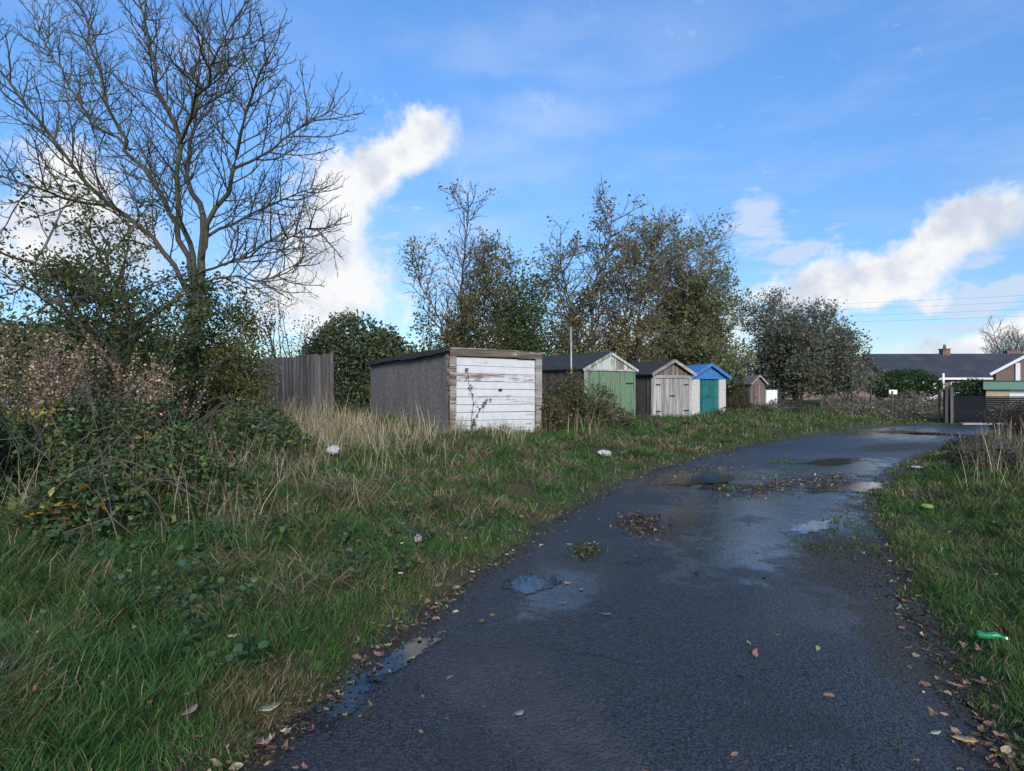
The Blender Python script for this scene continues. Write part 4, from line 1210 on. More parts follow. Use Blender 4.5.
bush('bramble_bush', 'low bramble thicket on the grass before the grey timber garage', 'bush',
     [bc(646, 428, 19.4, .9, .6, .42), bc(618, 434, 17.4, .7, .5, .4)], 4600, .055, [(.05, .068, .03), (.075, .085, .036), (.13, .11, .06)], [3, 3, 1.3], 110, thin=.8, stems=24)
bush('bush', 'dark green bush behind the blue-edged garage and the small shed', 'bush',
     [bc(745, 385, 46, 2.2, 1.5, 2.0), bc(770, 385, 47, 2.2, 1.5, 1.6), bc(722, 382, 46, 1.6, 1.4, 1.5)], 9000, .15, GRY, [3, 3, 1, 1], 121, group=HB, thin=.92)
bush('bush', 'olive bush behind the roof of the green garage', 'bush',
     [bc(560, 360, 29, 1.7, 1.3, 1.8), bc(610, 362, 30, 1.8, 1.3, 1.6), bc(520, 365, 28, 1.5, 1.3, 1.7)], 11000, .12, OLIVE + [(.05, .08, .03)], [3, 2, 3, .8, .4, 3], 122, group=HB, thin=.78, shell=.2)
bush('bush', 'ragged green bush behind the roof of the grey timber garage', 'bush',
     [bc(655, 362, 33, 1.8, 1.3, 1.5), bc(695, 366, 35, 1.7, 1.3, 1.3)], 7000, .12, GRN, [3, 2, 3, 1], 123, group=HB, thin=.72, shell=.2)
bush('bush', 'green and brown bush behind the flat roof of the pebbledash garage', 'bush',
     [bc(430, 350, 23, 1.1, 1.0, 1.5), bc(480, 345, 24, 1.3, 1.0, 1.3)], 5200, .10, OLIVE + [(.05, .08, .03)], [3, 2, 3, .8, .4, 3], 124, group=HB, thin=.66, shell=.15)
bush('yellowing_shrub', 'pale green shrub hiding the wall between blue-edged garage and small shed', 'shrub',
     [bc(735, 396, 31, .55, .6, .8), bc(737, 380, 31, .4, .4, .5)], 2600, .08, YELLOW + [(.05, .06, .03)], [1, 3, .6, 3, 3], 111, thin=.75, stems=10)
bush('shrub', 'brown dying shrub in front of the small shed and the white panel', 'shrub',
     [bc(755, 412, 29.5, 1.0, .7, .5), bc(785, 408, 31, 1.1, .7, .55), bc(725, 414, 27, .6, .5, .35)], 5200, .07, [(.10, .085, .05), (.06, .062, .035), (.16, .125, .08), (.045, .055, .03)], [2, 3, 1, 3], 112, thin=.75, stems=26)
bush('green_hedge', 'rounded bright green hedge in front of the bungalow', 'hedge',
     [bc(908, 384, 41, 1.9, 1.2, 1.0), bc(885, 385, 41, 1.2, 1.0, .95), bc(928, 386, 41, .9, 1.0, .85)], 9500, .14, [(.045, .085, .03), (.065, .11, .04), (.03, .06, .025)], [3, 2, 2], 113, mat='leaf', thin=.9)
bush('scrub', 'pale brown scrub of dead stems behind the wire fence', 'scrub',
     [bc(880, 408, 30, 1.6, .8, .55), bc(915, 405, 29.5, 1.3, .8, .75), bc(850, 407, 33, 1.8, .9, .8), bc(935, 408, 28, .8, .6, .6), bc(862, 414, 27.2, 1.7, .5, .5), bc(912, 416, 25.8, 1.3, .45, .5)], 8500, .085, [(.30, .25, .19), (.2, .175, .13), (.11, .115, .07), (.38, .32, .25)], [3, 3, 2, 1], 114, thin=.8, stems=40)
bush('shrub', 'dark green shrub beside the gate in front of the brick bungalow', 'shrub',
     [bc(975, 393, 34, .9, .8, .8), bc(962, 393, 36, .9, .8, .7)], 4000, .11, GREEN, [3, 1, 3, .3], 115, thin=.85)
bush('dead_shrub', 'dead reddish-brown shrub on the right bank before the gate', 'shrub',
     [bc(1012, 418, 16.5, .75, .6, .42), bc(1040, 416, 16, .7, .6, .5)], 3600, .055, [(.15, .10, .075), (.10, .07, .055), (.22, .15, .11), (.07, .07, .04)], [3, 3, 1, 1.5], 116, thin=.75, stems=40)
bush('shrub', 'dark green low shrub on the right bank beside the lane', 'shrub',
     [bc(1000, 468, 9.6, .75, .9, .34), bc(985, 452, 12, .8, .8, .36), bc(1040, 470, 9.5, .7, .7, .4)], 5200, .05, [(.03, .045, .022), (.045, .058, .026), (.085, .075, .04)], [3, 3, 1.4], 117, thin=.75, stems=36)

# far wood behind everything, reads as one mass
rng = np.random.default_rng(77); P = []
for k in range(64):
    px = rng.uniform(-250, 1350); D = rng.uniform(82, 110); q_ = at(px, 380, D); h = rng.uniform(2.0, 4.0) if px < 830 else rng.uniform(1.6, 2.5)
    d = rand_dirs(420, rng); P.append(d * rng.uniform(.5, 1, (420, 1)) * np.array([5, 3, h]) + np.array([q_[0], q_[1], h * .6]))
o = leaf_quads('distant_wood', np.concatenate(P), .6, GREY_G, [3, 3, 1, 1], M['leaf'], None, rng)
tag(o, 'low grey-green wood far off behind the houses and garages', 'wood', None, 'stuff')

# ------------------------------------------------------------------ grass, weeds, brambles
def footprint_free(x, y, pad=.0):
    ok = np.ones(len(x), bool)
    for fx, fy, rz, w_, L in FOOT:
        c, s_ = math.cos(rz), math.sin(rz); lx = (x - fx) * c + (y - fy) * s_; ly = -(x - fx) * s_ + (y - fy) * c
        ok &= ~((lx > -pad) & (lx < w_ + pad) & (ly > -.02 - pad) & (ly < L + pad))
    return ok


def blades(name, label, cat, base, h, w_, lean_dir, lean, colr, mat='grass', colb=None, curl=1.0):
    """curved grass blades: three lengths each, narrowing to a tip"""
    n = len(base); a = RNG.uniform(0, 2 * np.pi, n)
    sd_ = np.stack([np.cos(a), np.sin(a), np.zeros(n)], -1)
    ld = np.stack([np.cos(lean_dir), np.sin(lean_dir), np.zeros(n)], -1); up = np.array([0, 0, 1.])
    V = np.zeros((n, 7, 3)); f = [(0, 1.0), (.38, .85), (.72, .55), (1.0, 0)]
    th = np.zeros(n); p = base.copy(); pts = [p.copy()]
    for i in range(3):
        th = np.minimum(lean * (.35 + curl * .45 * i), 1.75); st = h * (f[i + 1][0] - f[i][0])
        p = p + st[:, None] * (ld * np.sin(th)[:, None] + up * np.cos(th)[:, None]); pts.append(p.copy())
    for i in range(3):
        ww = (w_ * f[i][1] * .5)[:, None]; V[:, 2 * i] = pts[i] - sd_ * ww; V[:, 2 * i + 1] = pts[i] + sd_ * ww
    V[:, 6] = pts[3]
    I = np.arange(n)[:, None] * 7
    q = np.concatenate([I + [0, 1, 3, 2], I + [2, 3, 5, 4]], 1); tr = I + [4, 5, 6]
    loops = np.concatenate([q, tr], 1).ravel(); nper = np.tile([4, 4, 3], n)
    c = np.repeat(colr[:, None], 7, 1)
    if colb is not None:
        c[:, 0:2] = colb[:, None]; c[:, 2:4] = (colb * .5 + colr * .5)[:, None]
    o = fast_mesh(name, V.reshape(-1, 3), loops, nper, M[mat], None, c.reshape(-1, 3), smooth=True)
    return tag(o, label, cat, None, 'stuff')


def spots(n, d0, d1, p0=-260, p1=1290):
    D = np.exp(RNG.uniform(math.log(d0), math.log(d1), n)); px = RNG.uniform(p0, p1, n)
    return (px - CX) / F * D, D


def region_long(x, y):
    """how rank the left growth is: 0 mown-looking edge, 1 rough"""
    dl, _ = edges(x, y); return sstep(.3, 2.2, dl)


NT_ = 33000; PER = 15
x, y = spots(NT_, 1.25, 30)
dl, dr = edges(x, y); d = np.maximum(dl, dr)
edge_n = (fbm(x, y, .35, 8) - .5) * .35
k = (d + edge_n > .03) & footprint_free(x, y)
# a few tufts rooted in the lane itself
for px, py, r_, cnt in ((586, 552, .12, 26), (815, 545, .16, 20), (785, 463, .3, 16), (845, 520, .25, 18), (870, 545, .35, 30), (890, 500, .3, 26)):
    D = EYE * F / (py - CY); cx = (px - CX) / F * D
    x = np.concatenate([x, cx + RNG.normal(0, r_ * .6, cnt)]); y = np.concatenate([y, D + RNG.normal(0, r_, cnt)]); k = np.concatenate([k, np.ones(cnt, bool)])
x, y = x[k], y[k]; n = len(x)
dl, dr = edges(x, y); left = dl > dr; d = np.maximum(dl, dr)
rank = np.where(left, sstep(.3, 2.4, dl), sstep(.5, 2.6, dr) * .8)
patch = fbm(x, y, .8, 9); straw = fbm(x, y, .62, 10)
hgt = .05 + .045 * sstep(0, .35, d) + (.085 * rank) * (.35 + patch * 1.4)
lean_d = 6.28 * fbm(x, y, .5, 12) * 2.5 + RNG.uniform(-1.5, 1.5, n)
ln = RNG.uniform(.45, 1.6, n) + .25 * rank
st_p = np.clip(sstep(.54, .68, straw) * .58 + .08, 0, 1)
ti = np.repeat(np.arange(n), PER); N = len(ti)
sp_ = (.028 + .0045 * y)[ti]
bx_, by_ = x[ti] + RNG.normal(0, 1, N) * sp_, y[ti] + RNG.normal(0, 1, N) * sp_
dl2, dr2 = edges(bx_, by_); onroad = (np.maximum(dl2, dr2) < .0 + (fbm(bx_, by_, .35, 8) - .5) * -.35) & (d[ti] > .03)
kk = ~onroad & footprint_free(bx_, by_); ti, bx_, by_ = ti[kk], bx_[kk], by_[kk]; N = len(ti)
bz = np.maximum(ground_z(bx_, by_), 0) - .012
G0 = np.array([(.050, .13, .028), (.066, .158, .036), (.040, .10, .028), (.098, .158, .036), (.13, .15, .042)])
ST = np.array([(.24, .19, .105), (.17, .135, .075), (.30, .25, .155), (.12, .10, .052)])
hue = fbm(bx_, by_, .7, 14)
gi = np.clip((hue * 5 + RNG.normal(0, .9, N) - .2).astype(int), 0, 4)
c = G0[gi]
iss = RNG.random(N) < st_p[ti]
c = np.where(iss[:, None], ST[RNG.integers(0, 4, N)], c) * RNG.uniform(.7, 1.3, (N, 1))
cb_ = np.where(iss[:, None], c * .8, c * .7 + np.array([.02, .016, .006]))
H = hgt[ti] * RNG.uniform(.55, 1.45, N) * np.where(iss, 1.1, 1.0)
W = np.maximum(RNG.uniform(.0028, .0055, N), .85 * by_ / F * RNG.uniform(.7, 1.2, N))
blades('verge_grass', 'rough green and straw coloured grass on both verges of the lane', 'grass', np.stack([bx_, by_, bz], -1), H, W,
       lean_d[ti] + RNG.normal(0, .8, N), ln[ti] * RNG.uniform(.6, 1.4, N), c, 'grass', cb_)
print('grass blades', N)


# longer flopped grass: hummocks of it over the left verge and on the right bank
def tussocks(cent, per, hmin, hmax, wmul, leanr, pal, rad):
    xs, ys, hs2, lds, lns = [], [], [], [], []
    for (cx, cy, s_) in cent:
        m_ = int(per * s_); a = RNG.uniform(0, 6.28, m_); r_ = np.abs(RNG.normal(0, rad * s_, m_))
        xs.append(cx + np.cos(a) * r_); ys.append(cy + np.sin(a) * r_); hs2.append(RNG.uniform(hmin, hmax, m_) * (.7 + .4 * s_))
        w0 = RNG.uniform(0, 6.28); lds.append(np.where(RNG.random(m_) < .7, a, w0) + RNG.normal(0, .8, m_)); lns.append(RNG.uniform(*leanr, m_))
    x, y, h, l, n_ = [np.concatenate(v) for v in (xs, ys, hs2, lds, lns)]
    dl, dr = edges(x, y); k = (np.maximum(dl, dr) > .12) & footprint_free(x, y); x, y, h, l, n_ = x[k], y[k], h[k], l[k], n_[k]
    pal = np.array(pal); c = pal[RNG.integers(0, len(pal), len(x))] * RNG.uniform(.7, 1.3, (len(x), 1))
    W = np.maximum(RNG.uniform(.003, .0055, len(x)) * wmul, .8 * y / F)
    return np.stack([x, y, ground_z(x, y) - .02], -1), h, W, l, n_, c


def pick(n, d0, d1, cond, p0=-250, p1=1280):
    out = []
    while len(out) < n:
        x, y = spots(400, d0, d1, p0, p1); dl, dr = edges(x, y)
        for i in np.where(cond(x, y, dl, dr) & footprint_free(x, y))[0]: out.append((x[i], y[i], RNG.uniform(.6, 1.3)))
    return out[:n]


cg = pick(380, 1.6, 20, lambda x, y, dl, dr: (dl > .5) & (dl < 7))
tg = tussocks(cg, 90, .09, .25, 1.15, (.5, 2.0), [(.046, .118, .032), (.064, .145, .04), (.036, .09, .03), (.095, .135, .04), (.038, .10, .044)], .13)
cr = pick(120, 1.6, 18, lambda x, y, dl, dr: (dr > .6) & (dr < 6), 700, 1500)
t2 = tussocks(cr, 90, .08, .22, 1.15, (.5, 2.0), [(.042, .095, .03), (.056, .11, .034), (.032, .072, .03), (.08, .10, .036)], .13)
A_ = [np.concatenate([u, v]) for u, v in zip(tg, t2)]
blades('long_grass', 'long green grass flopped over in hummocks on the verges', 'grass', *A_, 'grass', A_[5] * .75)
cs = pick(190, 1.8, 16, lambda x, y, dl, dr: (dl > .7) & (dl < 6) & (fbm(x, y, .9, 10) > .47))
ts = tussocks(cs, 85, .12, .34, .8, (1.0, 2.3), [(.27, .215, .125), (.20, .16, .09), (.33, .28, .18), (.15, .12, .065)], .15)
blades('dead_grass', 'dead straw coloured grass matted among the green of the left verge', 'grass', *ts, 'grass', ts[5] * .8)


# the tall pale stand in front of the fence and the pebbledash garage
def stand(n, pxa, pxb, da, db, hmin, hmax, pal, dens=None, leanr=(.1, .7), soft=False):
    px = RNG.uniform(pxa, pxb, n); D = RNG.uniform(da, db, n)
    if soft: px = RNG.normal((pxa + pxb) / 2, (pxb - pxa) * .3, n); D = np.clip(RNG.normal((da + db) / 2, (db - da) * .27, n), da * .9, db)
    x, y = (px - CX) / F * D, D
    k = footprint_free(x, y) & (edges(x, y)[0] > .3)
    if dens is not None: k &= fbm(x, y, .7, dens) > .44
    x, y = x[k], y[k]; n = len(x); pal = np.array(pal)
    return [np.stack([x, y, ground_z(x, y) - .02], -1), RNG.uniform(hmin, hmax, n) * (.6 + .8 * fbm(x, y, .8, 3)), np.maximum(.003, .5 * y / F) * RNG.uniform(.7, 1.2, n), RNG.uniform(0, 6.28, n), RNG.uniform(*leanr, n),
            pal[RNG.integers(0, len(pal), n)] * RNG.uniform(.75, 1.25, (n, 1))]


PALE = [(.36, .30, .20), (.28, .23, .15), (.42, .36, .26), (.2, .17, .1)]
s1 = stand(5200, 255, 400, 9.5, 16.2, .2, .85, PALE + [(.12, .11, .06), (.07, .1, .04)], 15, (.1, 1.3), True)
s2 = stand(1300, 170, 400, 6.0, 11.0, .18, .5, PALE + [(.12, .11, .06), (.07, .1, .04)], 16, (.4, 1.6), True)
s3 = stand(900, 395, 525, 12.5, 14.3, .3, .6, PALE + [(.06, .085, .03)] * 3, 17, (.2, 1.0))
s4 = stand(30, 540, 600, 14.5, 16.3, .4, .9, PALE + [(.15, .09, .06)] * 2, None)
s5 = stand(1400, 985, 1250, 8, 16, .4, .85, PALE + [(.10, .09, .05)] * 3, None)
s5k = []
s0 = stand(1800, -200, 270, 4.8, 9.5, .2, .8, PALE + [(.2, .14, .09), (.12, .13, .06), (.09, .12, .05)], 18, (.1, 1.4))
A_ = [np.concatenate(v) for v in zip(s0, s1, s2, s3, s4)]
blades('dry_grass', 'tall pale dry grass standing before the board fence and the pebbledash garage', 'grass', *A_, 'stem', None, .5)


def right_stand():
    n = 1500; px = RNG.uniform(960, 1240, n); D = RNG.uniform(7.5, 17, n); x, y = (px - CX) / F * D, D
    k = edges(x, y)[1] > .9; x, y = x[k], y[k]; n = len(x); pal = np.array(PALE + [(.10, .09, .05)] * 4 + [(.16, .12, .08)] * 2)
    return [np.stack([x, y, ground_z(x, y) - .02], -1), RNG.uniform(.3, .75, n), np.maximum(.004, .55 * y / F) * RNG.uniform(.7, 1.2, n), RNG.uniform(0, 6.28, n), RNG.uniform(.1, .9, n), pal[RNG.integers(0, len(pal), n)]]


A_ = right_stand(); blades('dry_stalks', 'thin dry stalks standing over the grass of the right bank', 'stalks', *A_, 'stem', None, .4)

# scrub grass at the far end and behind the garages
s6 = stand(9000, -150, 1300, 17, 45, .12, .38, [(.05, .10, .03), (.07, .125, .036), (.2, .17, .1), (.10, .115, .045)], None)
k = (np.maximum(*edges(s6[0][:, 0], s6[0][:, 1])) > .2)
s6 = [v[k] for v in s6]; s6[2] *= 1.6
blades('rough_grass', 'rough grass round the garages and along the far end of the lane', 'grass', *s6, 'grass', None, .8)


# brambles heaped on the far left: leaves over arching stems
def heap(x, y):
    a = sstep(-2.4, -4.5, x + .12 * (y - 8)) * sstep(4.1, 6.1, y) * (1 - sstep(10.5, 13, y))
    return a * (.18 + .95 * sstep(.30, .68, fbm(x, y, 1.1, 20)))


n = 60000; px = RNG.uniform(-260, 330, n); D = np.exp(RNG.uniform(math.log(4.2), math.log(12.5), n)); x, y = (px - CX) / F * D, D
hp = heap(x, y); k = (RNG.random(n) < hp * 1.7 - .12) & (fbm(x, y, .45, 24) + RNG.uniform(-.12, .12, n) > .40) & (edges(x, y)[0] > 1.6); x, y, hp = x[k], y[k], hp[k]; n = len(x)
z = ground_z(x, y) + hp * .92 * (1 - .55 * RNG.random(n) ** 1.6)
P = np.stack([x, y, z], -1); P = np.repeat(P, 3, 0) + RNG.normal(0, .018, (n * 3, 3))
P = P[RNG.random(len(P)) < .85]
o = leaf_quads('brambles', P, .058, [(.036, .07, .028), (.052, .092, .034), (.072, .115, .042), (.11, .125, .04), (.32, .22, .05), (.15, .085, .045)], [3, 3, 2, 1.2, .05, .5], M['leafglossy'], None, RNG, .62, .3, vary=.45)
tag(o, 'heap of dark green brambles spreading over the left verge', 'brambles', None, 'stuff')
T = Tree(404)
for k in range(420):
    i = RNG.integers(len(P)); a = P[i].copy(); a[2] = gz(a[0], a[1]) - .05; dr_ = RNG.uniform(0, 6.28); L = RNG.uniform(.5, 1.3); hh_ = heap(a[0], a[1]) * .9 + .15
    T.limb([a, a + [math.cos(dr_) * L * .35, math.sin(dr_) * L * .35, hh_ * 1.1], a + [math.cos(dr_) * L, math.sin(dr_) * L, hh_ * .6]], .006, .003, .2, .01)
o = T.mesh('bramble_canes', M['bark'], None); tag(o, 'thin arching bramble canes over the leaf heap on the left', 'canes', None, 'stuff')

# broad-leaved weeds low in the left grass
xw, yw = spots(2600, 2.6, 10, -100, 560); dl, dr = edges(xw, yw); k = (dl > .35) & (dl < 6) & (fbm(xw, yw, .7, 22) > .5); xw, yw = xw[k], yw[k]
P = np.stack([xw, yw, ground_z(xw, yw) + RNG.uniform(.05, .16, len(xw))], -1); P = np.repeat(P, 4, 0) + RNG.normal(0, .03, (len(P) * 4, 3))
o = leaf_quads('low_weeds', P, .045, [(.03, .065, .03), (.045, .085, .035), (.09, .11, .035), (.05, .10, .06)], [3, 3, 1, 1], M['leafglossy'], None, RNG, .75, .6, hexa=True)
tag(o, 'broad-leaved weeds growing low among the grass of the left verge', 'weeds', None, 'stuff')


# dead weeds with brown seed heads, plant by plant
def dead_weed(px, D, h, label, seed, n_st=9, spread=.22, pal=BROWN):
    x, y = (px - CX) / F * D, D; zb_ = gz(x, y); rng = np.random.default_rng(seed)
    root = thing('dead_weed', label, 'weed', (x, y, zb_), 0, 'dead brown weeds on the left'); T = Tree(seed); A_ = []
    for k in range(n_st):
        a = rng.uniform(0, 6.28); s_ = rng.uniform(.2, 1) * spread * h; hh_ = h * rng.uniform(.7, 1.05)
        b0 = np.array([rng.normal(0, .12), rng.normal(0, .12), -.05]); tip = b0 + [math.cos(a) * s_, math.sin(a) * s_, hh_]
        P = T.limb([b0, (b0 + tip) / 2 + [0, 0, .05], tip], .008, .003, .2, .012)
        T.sprout(P, 0, .006, 1, [dict(), dict(gap=.09, len=.3, r=.004, n=3, ang=32, up=.18, t0=.4, sides=3, rmin=.002, leaf=42)])
    T.mesh('stem', M['bark'], root, T.p)
    P = np.array(T.anch); P = P + rng.normal(0, .022, P.shape)
    leaf_quads('seed_heads', P, .036, pal, [3, 2, 2, 1.2], M['stem'], root, rng, .6)  # the brown seed heads, built from small loose leaf shapes


for i, (px, D, h, lb) in enumerate((
        (22, 7.6, 1.85, 'dead brown weed with feathery seed heads, at the far left edge'),
        (52, 8.0, 1.8, 'dead brown weed second from the left edge, thick with seed heads'),
        (75, 8.6, 1.6, 'shorter dead brown weed beside the dark hedge, third from the left edge'),
        (92, 9.2, 1.75, 'pinkish brown dead weed midway between the left edge and the bare tree'),
        (118, 9.6, 1.6, 'sparse dead brown weed just left of the bare tree'),
        (152, 9.0, 1.5, 'dense pinkish dead weed close against the foot of the bare tree'),
        (172, 9.6, 1.35, 'low dead brown weed in front of the trunk of the bare tree'))):
    dead_weed(px, D, h, lb, 500 + i, 11 if i in (1, 3, 5) else 8)

# ivy climbing the white door
x0, y0 = -1.5, 14.4
rng = np.random.default_rng(9); T = Tree(9)
orig = np.array([x0, y0, .36])
def dpt(lx, lz, out=.02): 
    q_ = orig[:2] + UF * lx - UB * out; return np.array([q_[0], q_[1], .36 + lz])
root = thing('climbing_ivy', 'thin ivy creeping up the white plank door of the pebbledash garage', 'ivy', tuple(dpt(.62, 0)), A)
root.rotation_euler = (0, 0, 0)
for ctrl in ([(.62, -.1), (.60, .4), (.66, .8), (.55, 1.2), (.47, 1.6)], [(.62, .2), (.75, .5), (.95, .75), (1.08, .92)], [(1.3, -.1), (1.5, .2), (1.75, .12)]):
    T.limb([dpt(a, b_, .02) for a, b_ in ctrl], .008, .004, .15, .008)
P = np.concatenate([p_[rng.integers(0, len(p_), 70)] for p_, _, _ in T.p]) + rng.normal(0, .03, (210, 3)) - np.append(UB, 0) * .02
T.mesh('stem', M['bark'], root, relpaths(T.p, root))
leaf_quads('foliage', local(P, root), .05, GREEN + [(.10, .07, .05)], [3, 2, 3, 1, 1], M['leafglossy'], root, rng, .8)

# ------------------------------------------------------------------ fallen leaves and litter
def scatter(n, mode):
    x, y = [], []
    while len(x) < n:
        X_, Y_ = spots(3000, 1.8, 18, -60, 1120); dl, dr = edges(X_, Y_); d = np.maximum(dl, dr)
        if mode == 'edge': k = (np.abs(dl + .02) < RNG.exponential(.09, 3000)) | (np.abs(dr) < RNG.exponential(.07, 3000))
        elif mode == 'road': k = (d < -.05) & (RNG.random(3000) < .08)
        else: k = (d > .05) & (d < 2.5) & (RNG.random(3000) < .25)
        x += list(X_[k]); y += list(Y_[k])
    return np.array(x[:n]), np.array(y[:n])


parts = []
for mode, n, up in (('edge', 1300, .012), ('road', 110, .006), ('grass', 330, .09)):
    x, y = scatter(n, mode); parts.append(np.stack([x, y, np.maximum(ground_z(x, y), 0) + up * RNG.uniform(.4, 1.3, n)], -1))
for px, py, r_, n in ((640, 523, .25, 160), (760, 488, .5, 300), (822, 480, .45, 260), (586, 551, .1, 50), (700, 470, .5, 130), (440, 605, .12, 60), (720, 455, .5, 90)):
    D = EYE * F / (py - CY); a = RNG.normal(0, 1, (n, 2)) * r_ * np.array([.55, 1.3]); k = R(-48) if py < 510 else R(-10)
    parts.append(np.stack([(px - CX) / F * D + a[:, 0] * math.cos(k) - a[:, 1] * math.sin(k), D + a[:, 0] * math.sin(k) + a[:, 1] * math.cos(k), RNG.uniform(.006, .02, n)], -1))
P = np.concatenate(parts)
LP = [(.20, .13, .08), (.28, .22, .13), (.13, .08, .055), (.26, .27, .17), (.34, .30, .22), (.16, .18, .08), (.24, .12, .09), (.05, .035, .025)]
o = leaf_quads('leaf_litter', P, .042, LP, [3, 1.2, 4, .8, .5, 1.5, 1, 6], M['litter'], None, RNG, .5, .8, hexa=True, vary=.45, curl=.22)
tag(o, 'brown and pale fallen leaves strewn along the edges of the lane', 'leaf litter', None, 'stuff')
P = []
for px, py, r_, n in ((586, 552, .13, 700), (640, 523, .26, 900), (765, 489, .5, 1200), (822, 481, .5, 1000), (860, 560, .6, 900), (905, 505, .6, 1000)):
    D = EYE * F / (py - CY); a = RNG.normal(0, 1, (n, 2)) * r_ * np.array([.4, 1.1]); k = R(-48) if py < 510 else R(-12)
    P.append(np.stack([(px - CX) / F * D + a[:, 0] * math.cos(k) - a[:, 1] * math.sin(k), D + a[:, 0] * math.sin(k) + a[:, 1] * math.cos(k), .004 + .012 * RNG.random(n)], -1))
x, y = scatter(5200, 'edge'); P.append(np.stack([x, y, np.maximum(ground_z(x, y), 0) + .004 + .012 * RNG.random(len(x))], -1))
o = leaf_quads('mud_debris', np.concatenate(P), .02, [(.03, .025, .018), (.05, .04, .026), (.035, .04, .018), (.11, .085, .05)], [3, 3, 2, 1], M['litter'], None, RNG, .6, .7)
tag(o, 'dark mud and moss crumbs lying in patches on the lane', 'mud', None, 'stuff')


def big_leaf(px, py, L, W, rz, c, label, lift=.012, curl=.25, zadd=0., lobes=0, name='fallen_leaf', dist=None):
    D = dist or EYE * F / (py - CY); x, y = (px - CX) / F * D, D
    z = max(gz(x, y), 0) + lift + zadd
    n = 12; mb = MB(); u = np.linspace(0, 1, n); prof = np.sin(np.pi * u ** .85) ** .8
    if lobes: prof *= 1 - .32 * np.abs(np.sin(np.pi * lobes * u))
    row = []
    for i in range(n):
        for s_ in (-1, 0, 1):
            row.append(((u[i] - .5) * L, s_ * prof[i] * W / 2, curl * L * ((u[i] - .5) ** 2 + (.5 * prof[i] * W / L if s_ else 0) * .6) + random.uniform(-.002, .002)))
    I = np.arange(n * 3).reshape(n, 3); q = np.stack([I[:-1, :-1], I[1:, :-1], I[1:, 1:], I[:-1, 1:]], -1).reshape(-1, 4)
    cc = np.array(c) * RNG.uniform(.85, 1.15, (n * 3, 1)); cc[1::3] *= .8
    o = fast_mesh(name, row, q.ravel(), np.full(len(q), 4), M['litter'], None, cc)
    mod = o.modifiers.new('thick', 'SOLIDIFY'); mod.thickness = .0012
    st = MB(); st.tube([(-.5 * L, 0, .25 * curl * L), (-.62 * L, .02 * L, .2 * curl * L), (-.78 * L, .07 * L, .1 * curl * L)], [.0016, .0013, .001], 5)
    s_o = st.build('stalk', M['bark'], o)
    o.location = (x, y, z); o.rotation_euler = (random.uniform(-.1, .1), random.uniform(-.1, .1), R(rz))
    return tag(o, label, 'leaf', 'fallen leaves around the lane')


for a in ((965, 742, .105, .06, 155, (.46, .30, .16), 'large tan oak leaf lying on the lane at the right grass edge', .012, .25, 0, 4),
          (936, 735, .055, .024, 10, (.38, .40, .32), 'small pale oval leaf beside the large tan leaf', ),
          (519, 714, .055, .052, 40, (.22, .25, .23), 'round grey-green leaf alone on the asphalt near the bottom', .008, .1),
          (266, 742, .10, .065, 60, (.30, .17, .15), 'pink-brown leaf on the asphalt at the near left edge'),
          (190, 737, .10, .045, 80, (.30, .20, .16), 'curled brown leaf standing in the grass at the near left edge', .06, .5),
          (270, 718, .10, .06, 35, (.36, .38, .27), 'pale green leaf flat on the near left edge of the lane'),
          (606, 615, .07, .026, 15, (.30, .31, .24), 'narrow pale leaf in the middle of the lane', .008),
          (581, 590, .05, .035, 80, (.30, .16, .11), 'small reddish leaf by the pale narrow one in the lane', .008),
          (562, 604, .09, .02, 30, (.20, .19, .12), 'thin curled olive leaf on the lane', .01, .5),
          (212, 527, .10, .05, 40, (.50, .40, .29), 'pale tan leaf caught on a grass tussock of the left verge', .22, .3),
          (995, 592, .06, .04, 20, (.30, .16, .09), 'brown leaf in the right verge grass above the green bottle', .07),
          (983, 690, .09, .05, 120, (.24, .12, .08), 'dark red-brown leaf in the heap at the right edge', .03, .4),
          (955, 690, .08, .03, 140, (.33, .20, .11), 'orange-brown narrow leaf in the heap at the right edge', .03),
          (461, 540, .08, .05, 20, (.30, .15, .12), 'reddish leaf on the short grass near the left edge of the lane', .05)):
    big_leaf(*a)

# yellow leaves hanging in the brambles
rng = np.random.default_rng(31)
for px, py, D, lb in ((165, 435, 7.4, 'bright yellow bramble leaves among dark green ones, below the bare tree'), (35, 415, 7.0, 'orange-yellow bramble leaves at the far left'), (60, 508, 5.0, 'orange bramble leaves low in the grass at the left')):
    q_ = at(px, py, D); P = rng.normal(0, 1, (34, 3)) * np.array([.14, .1, .05]); 
    root = thing('yellow_leaves', lb, 'leaves', tuple(q_), 0, 'yellow bramble sprays')
    leaf_quads('foliage', P, .075, [(.52, .36, .05), (.40, .22, .04), (.46, .40, .12)], [2, 1, 1], M['leaf'], root, rng, .7, .5)
    zg = gz(q_[0], q_[1]) - q_[2]; T = Tree(3)
    for k in range(5): T.limb([(rng.normal(0, .05), rng.normal(0, .05), zg), (rng.normal(0, .04), 0, zg * .4), P[k]], .005, .003, .1, .01)
    T.mesh('stem', M['bark'], root, T.p)

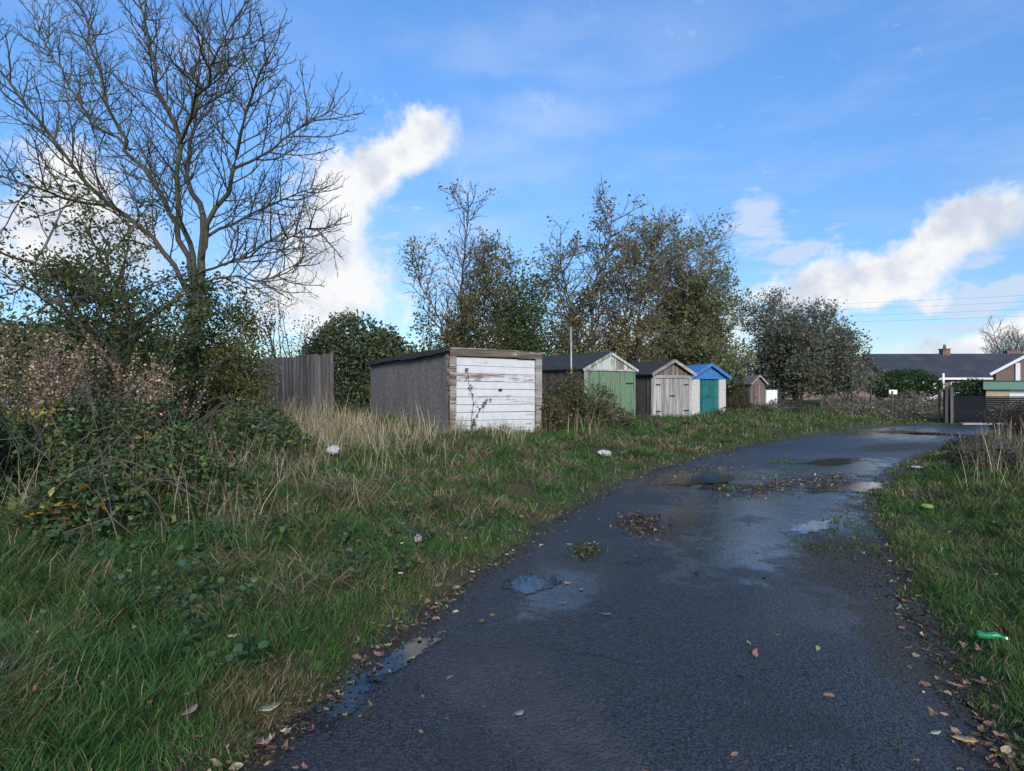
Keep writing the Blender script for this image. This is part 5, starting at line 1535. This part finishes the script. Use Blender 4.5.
# litter: crumpled bag, plastic bottle, can, stones
def crumple(name, px, py, D, size, mat, label, cat, seed, zoff=0.):
    import bmesh
    q_ = at(px, py, D); x, y = q_[0], q_[1]; bm = bmesh.new(); bmesh.ops.create_icosphere(bm, subdivisions=4, radius=1)
    for v in bm.verts:
        c_ = v.co; f = .7 + .6 * float(vnoise([c_.x * 2 + c_.z], [c_.y * 2 - c_.z], .8, seed)[0]) + .25 * float(vnoise([c_.x * 6 + c_.z * 3], [c_.y * 6], .8, seed + 1)[0])
        v.co = Vector((c_.x * size[0], c_.y * size[1], c_.z * size[2])) * f
    me = bpy.data.meshes.new(name); bm.to_mesh(me); bm.free(); me.materials.append(mat)
    o = link(bpy.data.objects.new(name, me)); o.location = (x, y, max(gz(x, y), 0) + size[2] * .5 + zoff); o.rotation_euler = (0, 0, seed)
    return tag(o, label, cat)


M['bag'] = plain('white_plastic_bag', (.36, .36, .39), .4, .2, 14); M['stone'] = plain('pale_stone', (.40, .36, .35), .85, .25, 10)
M['green_plastic'] = plain('green_plastic', (.02, .20, .075), .25, .2, 9); M['lime'] = plain('lime_plastic', (.20, .28, .05), .5, .2, 9)
crumple('plastic_bag', 333, 456, 9.5, (.10, .08, .06), M['bag'], 'crumpled white plastic bag in the dry grass of the left verge', 'bag', 3, .12)
crumple('stone', 604, 457, 12.6, (.16, .11, .06), M['stone'], 'pale pinkish stone on the grass left of the lane', 'stone', 5, .05)
crumple('stone', 418, 563, 5.6, (.045, .035, .03), M['concrete'], 'small whitish pebble in the grass at the left edge', 'stone', 8, .06)
crumple('plastic_wrapper', 927, 489, 7.3, (.06, .045, .025), M['lime'], 'lime green scrap of plastic in the right verge grass', 'wrapper', 2, .05)
crumple('plastic_scrap', 917, 458, 11.0, (.11, .08, .015), M['bag'], 'flat whitish scrap lying at the far right edge of the lane', 'scrap', 4, .04)

q_ = at(990, 630, 3.55); zg = gz(q_[0], q_[1]) + .075
root = thing('plastic_bottle', 'crushed green plastic bottle lying in the grass on the right', 'bottle', (q_[0], q_[1], zg), R(-25))
mb = MB(); prof = [(-.085, .012), (-.082, .026), (-.06, .03), (-.02, .024), (.01, .029), (.04, .027), (.06, .016), (.075, .011), (.088, .011)]
mb.tube([(x * .8, .004 * math.sin(x * 60), .006 * math.sin(x * 41)) for x, _ in prof], [r * .72 for _, r in prof], 12); mb.build('body', M['green_plastic'], root, True, .0015)
mb = MB(); mb.tube([(.0708, -.002, -.002), (.082, -.002, -.002)], .0095, 12); mb.build('cap', M['white'], root, True)
